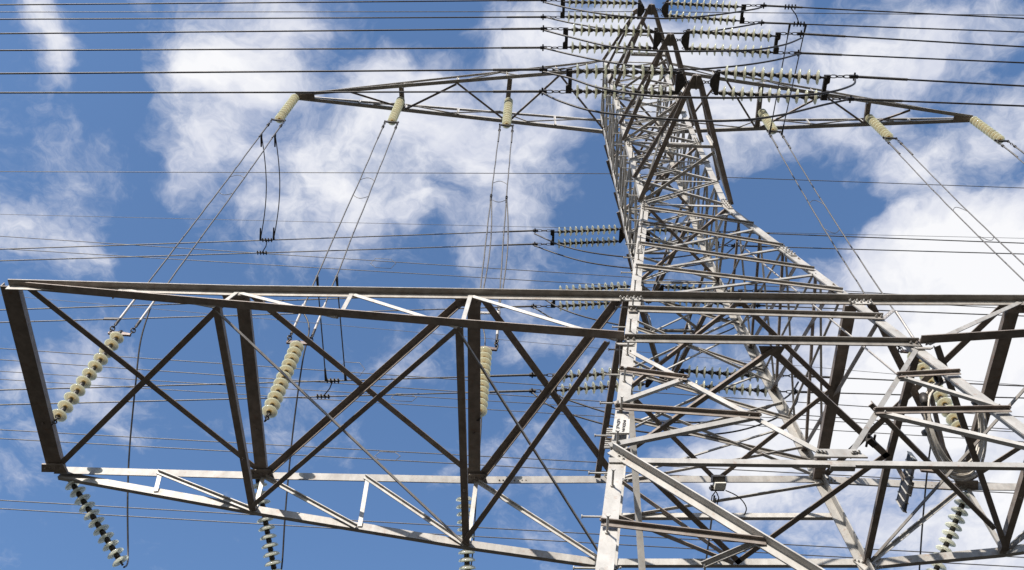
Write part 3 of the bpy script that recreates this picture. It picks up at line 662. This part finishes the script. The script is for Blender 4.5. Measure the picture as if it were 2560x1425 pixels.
# black jumpers from those strings up to the down leads
def jump(path, A, B, r, label, name='jumper_cable', pre=None):
    ra, rb = depth(A), depth(B); n = len(path); pts = [A]
    for i, (x, y) in enumerate(path): q = (i+1)/(n+1); pts.append(dp(x, y, ra+(rb-ra)*q))
    pts.append(B); sm = []
    for i in range(len(pts)-1):
        p0, p1, p2, p3 = pts[max(i-1, 0)], pts[i], pts[i+1], pts[min(i+2, len(pts)-1)]
        for j in range(5):
            u = j/5; sm.append(.5*((2*p1)+(p2-p0)*u+(2*p0-5*p1+4*p2-p3)*u*u+(3*p1-p0-3*p2+p3)*u**3))
    sm.append(pts[-1]); sm = (pre or []) + sm; return wire(sm, r, label, name, 'cable', m=DARK if r > .012 else WIRE)
jump([(318, 1410), (320, 1380), (319, 1250), (324, 1120), (339, 960), (352, 850)], HE[0], lead(0, 1, py=765), .0125, 'black jumper cable from the lower left disc string up to the leftmost down lead')
jump([(704, 1420), (712, 1300), (722, 1180), (737, 1040), (757, 900), (773, 820)], HE[1], lead(1, 0, py=775), .0125, 'black jumper cable falling past the middle channel of the left crossarm')
jump([(1182, 1380), (1190, 1250), (1197, 1150), (1203, 1060), (1206, 960), (1209, 900), (1212, 840)], HE[2], lead(2, 0, py=783), .010, 'dark jumper cable beside the amber string next to the tower')
jump([(1762, 1425), (1775, 1330)], dp(1755, 1470, 12.8), dp(1786, 1240, 10.95), .012, 'black cable dropping from the beige box inside the tower foot', pre=[V((dp(1755, 1470, 12.8).x, dp(1755, 1470, 12.8).y, GZ))])
jump([(2300, 1400), (2307, 1300), (2318, 1180)], dp(2296, 1470, 13), dp(2330, 1090, 11.75), .011, 'dark cable hanging behind the solar panel', pre=[V((dp(2296, 1470, 13).x, dp(2296, 1470, 13).y, GZ))])

# ---- tension assemblies of the two circuits
tiers = ['lowest', 'middle', 'topmost']
NEAR = {('L', 0): (((1690, 181), (1430, 178)), ((1688, 232), (1430, 228)), (1697, 205), (1424, 202)),
 ('L', 1): (((1632, 78), (1424, 74)), ((1628, 120), (1420, 118)), (1641, 97), (1415, 96)),
 ('L', 2): (((1592, 8), (1414, 5)), ((1588, 44), (1412, 42)), (1600, 24), (1408, 22)),
 ('R', 0): (((1803, 181), (2058, 194)), ((1797, 232), (2052, 244)), (1790, 206), (2062, 219)),
 ('R', 1): (((1724, 79), (1934, 90)), ((1720, 121), (1932, 131)), (1716, 100), (1941, 108)),
 ('R', 2): (((1670, 8), (1850, 17)), ((1666, 39), (1845, 52)), (1665, 24), (1856, 35))}
FARS = {('L', 0): (((1614, 928), (1398, 942)), ((1610, 960), (1396, 976)), (1622, 945), (1388, 958)),
 ('L', 1): (((1572, 716), (1392, 728)), ((1570, 755), (1392, 766)), (1580, 736), (1384, 748)),
 ('L', 2): (((1546, 573), (1390, 580)), ((1544, 603), (1389, 610)), (1553, 588), (1382, 594)),
 ('R', 0): (((1712, 927), (1925, 942)), ((1710, 963), (1925, 978)), (1702, 945), (1934, 959)),
 ('R', 1): (((1662, 716), (1838, 729)), ((1660, 750), (1836, 760)), (1652, 733), (1847, 745)),
 ('R', 2): (((1628, 574), (1785, 583)), ((1626, 602), (1784, 611)), (1620, 588), (1793, 597))}
CLAMP = {}
def tension(dic, bank):
    for (sd_, ti), (s1, s2, yi, yo) in dic.items():
        T = TIPS[ti][0]; yt = T.y if bank == 'near' else 2*YC-T.y; sg = -1 if sd_ == 'L' else 1
        T = V((T.x, yt, T.z)); s_w = 'left' if sd_ == 'L' else 'right'
        root = empty('tension_insulator', T+X*sg*.12)
        tag(root, f'twin row of glass discs on the {s_w} of the {tiers[ti]} {bank} crossarm tip', 'insulator', 'twin tension strings at the crossarm tips')
        YI, YO = py_(*yi, yt), py_(*yo, yt); gap = .17
        b = MB(); b.o = YI; ex = X*sg
        b.plate([YI+Y*-gap*1.15-ex*.0, YI-Y*gap*1.15+ex*.05, YI+Y*gap*1.15+ex*.05, YI+Y*gap*1.15, YI+Y*.05-ex*.09, YI-Y*.05-ex*.09], Z, .03); b.obj('inner_yoke', DARK, root)
        b = MB(); b.o = T; chain(b, T+ex*.09, YI-ex*.07, .013, 3); b.obj('link_chain', DARK, root)
        b = MB(); b.o = YO; b.plate([YO-Y*gap*1.12-ex*.035, YO+Y*gap*1.12-ex*.035, YO+Y*gap*1.12+ex*.055, YO+Y*gap*.45+ex*.055, YO+Y*gap*.3+ex*.02, YO-Y*gap*.3+ex*.02, YO-Y*gap*.45+ex*.055, YO-Y*gap*1.12+ex*.055], Z, .05)
        for yy in (-.13, -.05, .05, .13): b.bolt(YO+Y*yy-Z*.025, -Z, .016)
        b.obj('outer_yoke', DARK, root)
        for j, s_ in enumerate((s1, s2)):
            yy = yt + (-gap if j == 0 else gap)
            P, Q = py_(*s_[0], yy), py_(*s_[1], yy); ax = (P-Q).normalized(); L_ = (P-Q).length; n = 11; sp = (L_-.16)/(n-1)
            b = MB(); b.o = P; b.rod(P+ax*.05, Q-ax*.05, .016, 8)
            for i in range(n):
                c = P-ax*(.08+sp*i); b.lathe([(.012, .085), (.026, .08), (.034, .06), (.046, .025), (.046, .01), (.034, -.02), (.02, -.05), (.012, -.05)], 10, c, ax)
            chain(b, P+ax*.02, P+ax*.10, .012, 1)
            st = b.obj('insulator_string', DARK, root)
            for i in range(n): place('glass_disc', DISC, P-ax*(.08+sp*i), ax, st, (1.06, 1.06, .75))
            # turnbuckle from the outer yoke to the conductor clamp
            e = YO + Y*(-gap if j == 0 else gap) + ex*.05
            cl = e + ex*.36
            b = MB(); b.o = e; chain(b, e, e+ex*.3, .013, 3); b.obj('turnbuckle', DARK, root)
            b = MB(); b.o = cl; b.bar(cl-ex*.07, cl+ex*.05, Z, .05, .05); b.rod(cl-Y*.06, cl+Y*.06, .014, 6); b.obj('dead_end_clamp', DARK, root)
            CLAMP[(bank, sd_, ti, j)] = cl
tension(NEAR, 'near'); tension(FARS, 'far')

# ---- line conductors: far end sighted at the picture's side, then carried on past it
EDGE = {('near', 'L', 0): (184, 232), ('near', 'L', 1): (84, 126), ('near', 'L', 2): (12, 48),
 ('near', 'R', 0): (215, 265), ('near', 'R', 1): (117, 157), ('near', 'R', 2): (46, 80),
 ('far', 'L', 0): (975, 1012), ('far', 'L', 1): (775, 806), ('far', 'L', 2): (623, 652),
 ('far', 'R', 0): (965, 995), ('far', 'R', 1): (745, 790), ('far', 'R', 2): (608, 635)}
for (bank, sd_, ti), ys in EDGE.items():
    for j, yy in enumerate(ys):
        cl = CLAMP[(bank, sd_, ti, j)]; Q = py_(0 if sd_ == 'L' else 2560, yy, cl.y); s_w = 'left' if sd_ == 'L' else 'right'
        pts = []; n = 26
        for k in range(n+1):
            q = k/n*3.0; P = cl+(Q-cl)*q; P.z += .035*(Q-cl).length*(-q*(1-q)*.12 if q < 1 else (q-1)*q*.10); pts.append(P)
        w_ = wire(pts, .0135 if bank == 'near' else .0125, f'{("upper", "lower")[j]} conductor of the twin pair leaving {s_w} from the {tiers[ti]} {bank} crossarm', 'conductor', 'wire', f'line conductors of the {bank} circuit', DARK if bank == 'near' else WIRE)
        d = (Q-cl).normalized(); b = MB(); b.o = cl; b.rod(cl, cl+d*.75, .021, 8); b.obj('dead_end_sleeve', WIRE, w_)
# jumpers slung under each pair of strings
def jl(key, pts, lab, yy):
    ps = [py_(x, y, yy) for x, y in pts]; sm = []
    for i in range(len(ps)-1):
        p0, p1, p2, p3 = ps[max(i-1, 0)], ps[i], ps[i+1], ps[min(i+2, len(ps)-1)]
        for j in range(6):
            u = j/6; sm.append(.5*((2*p1)+(p2-p0)*u+(2*p0-5*p1+4*p2-p3)*u*u+(3*p1-p0-3*p2+p3)*u**3))
    sm.append(ps[-1]); wire(sm, .016, lab, 'jumper_loop', 'cable', 'jumper loops bridging the tension strings', DARK)
JL = {('near', 0): ([(1358, 180), (1420, 194), (1500, 220), (1620, 239), (1740, 244), (1880, 244), (2010, 238), (2085, 228), (2132, 212), (2138, 198)], [(1356, 232), (1400, 253), (1480, 277), (1600, 292), (1740, 302), (1860, 300), (1960, 286), (2060, 262), (2120, 249)]),
 ('near', 1): ([(1362, 76), (1430, 94), (1530, 117), (1640, 127), (1760, 128), (1880, 125), (1960, 112), (2004, 95)], [(1360, 120), (1430, 137), (1530, 157), (1650, 171), (1740, 173), (1850, 164), (1940, 150), (2000, 134)]),
 ('near', 2): ([(1362, 6), (1430, 22), (1530, 38), (1640, 46), (1720, 44), (1800, 36), (1880, 24), (1905, 18)], [(1360, 42), (1430, 58), (1530, 74), (1640, 82), (1740, 82), (1830, 70), (1905, 57)]),
 ('far', 0): ([(1345, 945), (1390, 985), (1450, 1010), (1560, 1042), (1680, 1056), (1800, 1052), (1900, 1028), (1970, 990), (1996, 955)], [(1332, 982), (1370, 1012), (1440, 1040), (1560, 1072), (1700, 1088), (1830, 1080), (1930, 1050), (1985, 1015), (1996, 985)]),
 ('far', 1): ([(1340, 735), (1400, 770), (1480, 797), (1600, 820), (1720, 822), (1820, 795), (1890, 755)], [(1334, 768), (1400, 806), (1500, 840), (1620, 856), (1740, 850), (1830, 822), (1900, 775)]),
 ('far', 2): ([(1336, 584), (1400, 612), (1480, 632), (1600, 645), (1700, 642), (1790, 622), (1835, 597)], [(1336, 614), (1400, 637), (1480, 658), (1600, 672), (1700, 668), (1790, 650), (1835, 618)])}
for (bank, ti), (u, l) in JL.items():
    T = TIPS[ti][0]; yt = T.y if bank == 'near' else 2*YC-T.y
    jl(0, u, f'upper black jumper loop slung under the {tiers[ti]} {bank} tension strings', yt-.17); jl(0, l, f'lower black jumper loop slung under the {tiers[ti]} {bank} tension strings', yt+.17)
# ---- twin droppers that tie circuits to the down leads
def strand(a, b_, ra, rb, label, r=.012, name='dropper_wire', bow=0):
    A, B = (a if isinstance(a, V) else dp(*a, ra)), (b_ if isinstance(b_, V) else dp(*b_, rb))
    s_ = (B-A).cross(FW).normalized(); pts = [A+(B-A)*(k/12)+s_*(bow*math.sin(math.pi*k/12)) for k in range(13)]
    w_ = wire(pts, r, label, name, 'wire'); 
    for P, d in ((A, (B-A).normalized()), (B, (A-B).normalized())):
        b = MB(); b.o = P; b.rod(P, P+d*.28, .026, 7, .016); b.rod(P-Y*.04+d*.04, P+Y*.04+d*.04, .016, 6); b.rod(P-Y*.04+d*.12, P+Y*.04+d*.12, .016, 6)
        b.obj('wire_clamp', DARK, w_)
q0, q1 = lead(0, 0, py=335), lead(0, 1, py=335)
fc = lambda px, ti, j: on(CLAMP[('far', 'L', ti, j)], py_(0, EDGE[('far', 'L', ti)][j], CLAMP[('far', 'L', ti, j)].y), px=px)
strand(q0, fc(651, 2, 0), 0, 0, 'left of two droppers falling straight from the leftmost high string', bow=.12); strand(q1, fc(684, 2, 0), 0, 0, 'right of two droppers falling straight from the leftmost high string', bow=.12)
strand(lead(1, 0, py=690), fc(815, 0, 0), 0, 0, 'left of two droppers passing behind the low crossarm beam'); strand(lead(1, 1, py=690), fc(864, 0, 0), 0, 0, 'right of two droppers passing behind the low crossarm beam')
ncr = lambda px, ti, j: on(CLAMP[('near', 'R', ti, j)], py_(2560, EDGE[('near', 'R', ti)][j], CLAMP[('near', 'R', ti, j)].y), px=px)
strand(lead(3, 0, py=336), ncr(1975, 2, 1), 0, 0, 'left of two thin risers from the right high string to the topmost conductor'); strand(lead(3, 1, py=336), ncr(2015, 2, 1), 0, 0, 'right of two thin risers from the right high string to the topmost conductor')
P0, P1 = lead(2, 0, py=488), lead(2, 1, py=492)
strand(P0, lead(2, 0, py=784), 0, 0, 'left inner dropper beside the twin lead nearest the tower', bow=.08); strand(P1, lead(2, 1, py=784), 0, 0, 'right inner dropper beside the twin lead nearest the tower', bow=.08)
def bridge(a, b_, lab):                                            # short bolted link between the two sub-conductors
    m = MB(); m.o = a; m.tube([a, a+(b_-a)*.5+X*.03, b_], .011, 6)
    for P, s_ in ((a, 1), (b_, -1)):
        m.bar(P-X*.12, P+X*.12, Z, .045, .03)
        for k in range(4): m.rod(P+X*(-.1+.065*k)-Y*.05, P+X*(-.1+.065*k)+Y*.05, .014, 6)
    tag(m.obj('conductor_link', DARK), lab, 'connector', 'bolted links between sub-conductors')
bridge(fc(668, 2, 0), fc(655, 2, 1), 'bolted link between the twin wires just below the left droppers')
bridge(fc(832, 0, 0), fc(808, 0, 1), 'bolted link between the twin wires seen through the second bay of the crossarm')
bridge(ncr(1976, 2, 0), ncr(1998, 2, 1), 'bolted link between the topmost twin wires right of the tower')

# ---- earth wires and the lines beyond
def longw(yy, a, b_, label, r, name='earth_wire', ext=.6, group=None):
    A, B = py_(*a, yy), py_(*b_, yy); d = B-A; n = 30; sg = .004*d.length
    pts = [A-d*ext+(d*(1+2*ext))*(k/n) for k in range(n+1)]; pts = [p+Z*(sg*((k/n-.5)**2)*4-sg) for k, p in enumerate(pts)]
    return wire(pts, r, label, name, 'wire', group)
g_l = on(GWN, py_(0, 30, GWN.y), px=0); wire([GWN+(g_l-GWN)*(k/8*2) for k in range(9)], .009, 'thin near earth wire running left between the topmost conductors', 'earth_wire')
g_r = py_(2560, 38, GWN.y); wire([GWN+(g_r-GWN)*(k/8*2) for k in range(9)], .009, 'thin near earth wire running right between the topmost conductors', 'earth_wire')
g_l = py_(0, 429, GWF.y); wire([GWF+(g_l-GWF)*(k/8*2) for k in range(9)], .009, 'single thin wire crossing left over the clouds below the high crossarm', 'earth_wire')
g_r = py_(2560, 470, GWF.y); wire([GWF+(g_r-GWF)*(k/8*2) for k in range(9)], .009, 'single thin wire crossing right over the clouds below the high crossarm', 'earth_wire')
BG = [((0, 532), (2560, 592), .010, 'faint single wire a hand below it'), ((0, 588), (1570, 690), .0165, 'upper wire of the pair sinking rightwards above the crossarm beam'), ((0, 619), (1570, 713), .0165, 'lower wire of the pair sinking rightwards above the crossarm beam'),
 ((0, 868), (1540, 972), .0165, 'topmost wire of four behind the left end channel'), ((0, 896), (1540, 1003), .0165, 'second wire of four behind the left end channel'), ((0, 925), (1540, 1018), .014, 'third wire of four behind the left end channel'), ((0, 945), (1540, 1040), .014, 'lowest wire of four behind the left end channel'),
 ((0, 1071), (1540, 1155), .0165, 'upper wire of the pair passing just above the lower lit chords'), ((0, 1093), (1540, 1177), .0165, 'lower wire of the pair passing just above the lower lit chords'),
 ((0, 1247), (1500, 1332), .0165, 'upper wire of the lowest pair near the bottom'), ((0, 1268), (1500, 1355), .0165, 'lower wire of the lowest pair near the bottom'),
 ((0, 735), (1500, 868), .009, 'faint wire sinking behind the left crossarm bays')]
for a, b_, r, lab in BG: longw(19.0, a, b_, 'distant thin wire: '+lab, r, 'distant_wire', .9, 'wires of the line behind')
for i, (x, y0_, y1_, lab) in enumerate(((958, 646, 671, 'above the crossarm beam'), (1010, 984, 1004, 'seen through the second crossarm bay'), (969, 1129, 1152, 'above the lower lit chords'), (880, 905, 940, 'beside the bolted link in the second bay'))):
    w_ = 32; pts = [py_(x+w_*sx1*(.8 if abs(sx1) < 1 else 1), y, 19.0) for sx1, y in ((-.75, y0_), (0, y0_+1), (.75, y0_+2), (1, (y0_+y1_)/2), (.75, y1_), (0, y1_-1), (-.75, y1_-2), (-1, (y0_+y1_)/2))]
    b = MB(); b.o = pts[0]; b.tube(pts, .012, 5, True); tag(b.obj('spacer_ring', WIRE), 'thin oval spacer ring on the distant wires '+lab, 'spacer', 'oval spacer rings on distant wires')

# ------------------------------------------------------------------ cable coil, box, solar panel, number sign
def catm(ps, m=6, closed=False):
    sm = []; n = len(ps)
    for i in range(n if closed else n-1):
        g_ = (lambda k: ps[k % n]) if closed else (lambda k: ps[min(max(k, 0), n-1)])
        p0, p1, p2, p3 = g_(i-1), g_(i), g_(i+1), g_(i+2)
        for j in range(m):
            u = j/m; sm.append(.5*((2*p1)+(p2-p0)*u+(2*p0-5*p1+4*p2-p3)*u*u+(3*p1-p0-3*p2+p3)*u**3))
    if not closed: sm.append(ps[-1])
    return sm
# down-run of the fibre cable inside the near right leg
ps = [on(LG['FR'][0], LG['FR'][1], py=y)+V((-.22, .30, 0)) for y in (560, 640, 730, 820, 880)]
for s_, w_ in ((0, 'upper'), (.05, 'lower')):
    wire(catm([p+V((s_, s_, 0)) for p in ps], 4), .009, f'{w_} of two pale cables running down inside the right tower leg', 'fibre_cable', 'cable', m=SLEEVE)
coil = empty('cable_coil', dp(2385, 1050, 11.6)); tag(coil, 'coiled grey cable tied to the right side of the tower behind the white leg', 'cable coil')
ring = [(2316, 1000), (2335, 965), (2372, 946), (2420, 965), (2450, 1010), (2459, 1070), (2454, 1130), (2436, 1171), (2405, 1182), (2372, 1170), (2341, 1120), (2321, 1060)]
random.seed(3)
for k in range(9):
    s_ = 1+.024*(k-5); r = 11.6+.03*(k % 3)+.02*k; dx, dy = random.uniform(-4, 4), (k-3)*1.6
    pts = catm([dp(2385+(x-2385)*s_+dx, 1050+(y-1050)*s_+dy, r+.25*math.sin(i*.52)) for i, (x, y) in enumerate(ring)], 4, True)
    b = MB(); b.o = pts[0]; b.tube(pts, .014, 6, True); b.obj('cable_turn', CABLE, coil)
b = MB(); cA, cB = dp(2318, 990, 11.7), dp(2345, 1010, 11.7); b.o = cA; b.lathe([(.01, -.13), (.06, -.12), (.065, .1), (.01, .12)], 12, dp(2312, 1000, 11.7), Z*.8+X*.2); b.obj('splice_closure', DARK, coil)
b = MB(); b.o = coil_o = dp(2375, 1190, 11.7); b.bar(dp(2300, 1172, 11.75), dp(2440, 1186, 11.75), Z, .09, .03); b.bar(dp(2322, 965, 11.75), dp(2375, 1190, 11.75), Y, .05, .03); b.obj('coil_bracket', OLD_SHADED, coil)
for x, y in ((2345, 946), (2446, 1000), (2410, 1166), (2322, 1078)):
    P = dp(x, y, 11.7); b = MB(); b.o = P; b.lathe([(.05, -.02), (.09, -.02), (.09, .02), (.05, .02)], 8, P, (P-dp(2385, 1050, 11.7)).cross(FW).normalized()); b.obj('tie_band', DARK, coil)
# beige box with bracket
bx = empty('equipment_box', dp(1797, 1208, 10.9)); tag(bx, 'small beige box on a dark bracket hanging inside the foot of the tower', 'box')
c = dp(1797, 1208, 10.9); u = RT; v = -UP; f = FW
def obx(name, m, x0, x1, y0, y1, z0, z1, sk=0):
    s_ = 10.9/FPX; b = MB(); P = lambda x, y, z: c + u*((x+sk*y)*s_) + v*(y*s_) + f*z
    vs = [P(x, y, z) for z in (z0, z1) for (x, y) in ((x0, y0), (x1, y0), (x1, y1), (x0, y1))]
    b.o = vs[0]; b.add(vs, [(0, 1, 2, 3), (7, 6, 5, 4), (0, 4, 5, 1), (1, 5, 6, 2), (2, 6, 7, 3), (3, 7, 4, 0)]); return b.obj(name, m, bx)
obx('mounting_bracket', DARK, -16, 15, -17, -2, .0, .10, -.1); obx('housing', BOXP, -11, 16, -3, 14, -.06, .07, -.2); obx('base_plate', DARK, -21, 12, 12, 18, -.04, .08); obx('side_flange', DARK, -20, -14, 5, 17, -.02, .03)
b = MB(); q = [dp(x, y, 10.9) for x, y in ((1814, 1226), (1840, 1238), (1858, 1254), (1866, 1272), (1860, 1288))]; b.o = q[0]; b.tube(catm(q, 4), .007, 5); b.obj('lead_cable', DARK, bx)
b = MB(); b.o = dp(1790, 1228, 10.9)
for pp in (((1791, 1226), (1780, 1240), (1778, 1258)), ((1791, 1230), (1797, 1244), (1792, 1264)), ((1790, 1245), (1786, 1262))): b.tube([dp(x, y, 10.9) for x, y in pp], .007, 5)
b.obj('cable_tail', DARK, bx)
# solar panel, seen almost edge on
sp_ = empty('solar_panel', dp(2265, 1200, 11.0)); tag(sp_, 'narrow black solar panel tilted behind the white level beam on the right', 'solar panel')
pc = [dp(2273, 1130, 11.35), dp(2288, 1150, 10.95), dp(2262, 1280, 10.75), dp(2244, 1250, 11.15)]; nn = (pc[1]-pc[0]).cross(pc[3]-pc[0]).normalized()
b = MB(); b.o = pc[0]; b.plate(pc, nn, .03); b.obj('cells', CELL, sp_)
sgn = -1 if nn.dot(FW) > 0 else 1
for k in range(7):
    t = (k+.0)/6; a_, b2_ = pc[0]+(pc[3]-pc[0])*t, pc[1]+(pc[2]-pc[1])*t; b = MB(); b.o = a_; b.bar(a_, b2_, pc[3]-pc[0], .012, .05); b.obj('cell_line', PLATE, sp_)
b = MB(); b.o = dp(2256, 1190, 11.1); b.bar(dp(2240, 1160, 11.2), dp(2262, 1200, 11.1), Z, .05, .05); b.bar(dp(2236, 1155, 11.3), dp(2252, 1182, 11.15), Z, .03, .03); b.bar(dp(2280, 1205, 11.0), dp(2272, 1240, 10.95), X, .05, .02); b.obj('panel_bracket', OLD_SHADED, sp_)
# small junction box on the right diaphragm brace
jb = MB(); jc = pz(2176, 1100, Z0-.08); jb.o = jc; jb.bar(jc+V((-.04, -.03, 0)), jc+V((.05, .05, 0)), Z, .09, .07); jb.rod(jc-Y*.09-X*.03, jc+Y*.09-X*.03, .014); jb.rod(jc-Y*.07+X*.04, jc+Y*.09+X*.04, .014)
tag(jb.obj('bolted_clamp', DARK), 'black bolted clamp on the dark brace right of the tower centre', 'clamp')
# number plate wired to the near left leg, lettering running up the plate
sA, sB = on(*fl, py=1058), on(*fl, py=1096)
sg = empty('sign', sA); tag(sg, 'white plate with two rows of black hand-painted characters on the near left leg', 'sign')
yl = -Y*.045; wv_ = X*.135; P00 = sA + X*.003 + yl; P10 = P00 + wv_; P01 = sB - X*.002 + yl; P11 = P01 + wv_ + X*.01
b = MB(); b.o = P00; b.plate([P00, P10, P11, P01], Y, .008); b.obj('panel', PLATE, sg)
b = MB(); b.o = P01; b.bar(P01-X*.02-Y*.01, P11-Y*.01, Y, .02, .012); b.obj('bottom_rim', PLATE, sg)
b = MB(); b.o = P00; random.seed(11)
def glyph(cx, cy, sz, strokes):
    for st in strokes:
        for (a0, b0), (a1, b1) in zip(st, st[1:]):
            g0 = [P00 + (P10-P00)*(cx+(sz*q0_)) + (P01-P00)*(cy+(.9*sz*q1_)) - Y*.006 for q0_, q1_ in ((a0, b0), (a1, b1))]
            b.bar(g0[0], g0[1], X+Z, .008, .003)
Gs = {'C': [[(.8, 0), (.1, .2), (0, .6), (.5, .9), (.9, .8)]], 'A': [[(0, 0), (1, .4), (0, .9)], [(.4, .1), (.5, .7)]], 'R': [[(0, 0), (1, 0), (1, .5), (.5, .6), (0, .1)], [(.5, .5), (0, .9)]], 'I': [[(0, .4), (1, .3)]], 'N': [[(0, 0), (1, 0), (0, .8), (1, .8)]], 'D': [[(0, .1), (1, .1), (.8, .8), (.2, .8), (0, .1)]], 'S': [[(.1, 0), (0, .6), (.5, .4), (1, .3), (.9, .9)]]}
for i, ch in enumerate('CSACRCA'): glyph(.22, .04+.135*i+(.03 if i > 2 else 0), .17, Gs[ch])
for i, ch in enumerate('INDDIANC'): glyph(.60, .07+.112*i, .16, Gs[ch])
b.obj('lettering', INK, sg)
# comb of small bird-guard teeth beside the sign
for k in range(9):
    z_ = on(*fl, py=1066+k*5.4+(3 if k > 3 else 0)); b = MB(); A = z_+V((-.0, .03, 0)); b.o = A; b.rod(A, A-X*.055, .011, 6); b.obj('bolt', STEEL, legs['FL'])

# parts that carry a helper property: tidy it away
for o in bpy.data.objects:
    if '_o' in o: del o['_o']
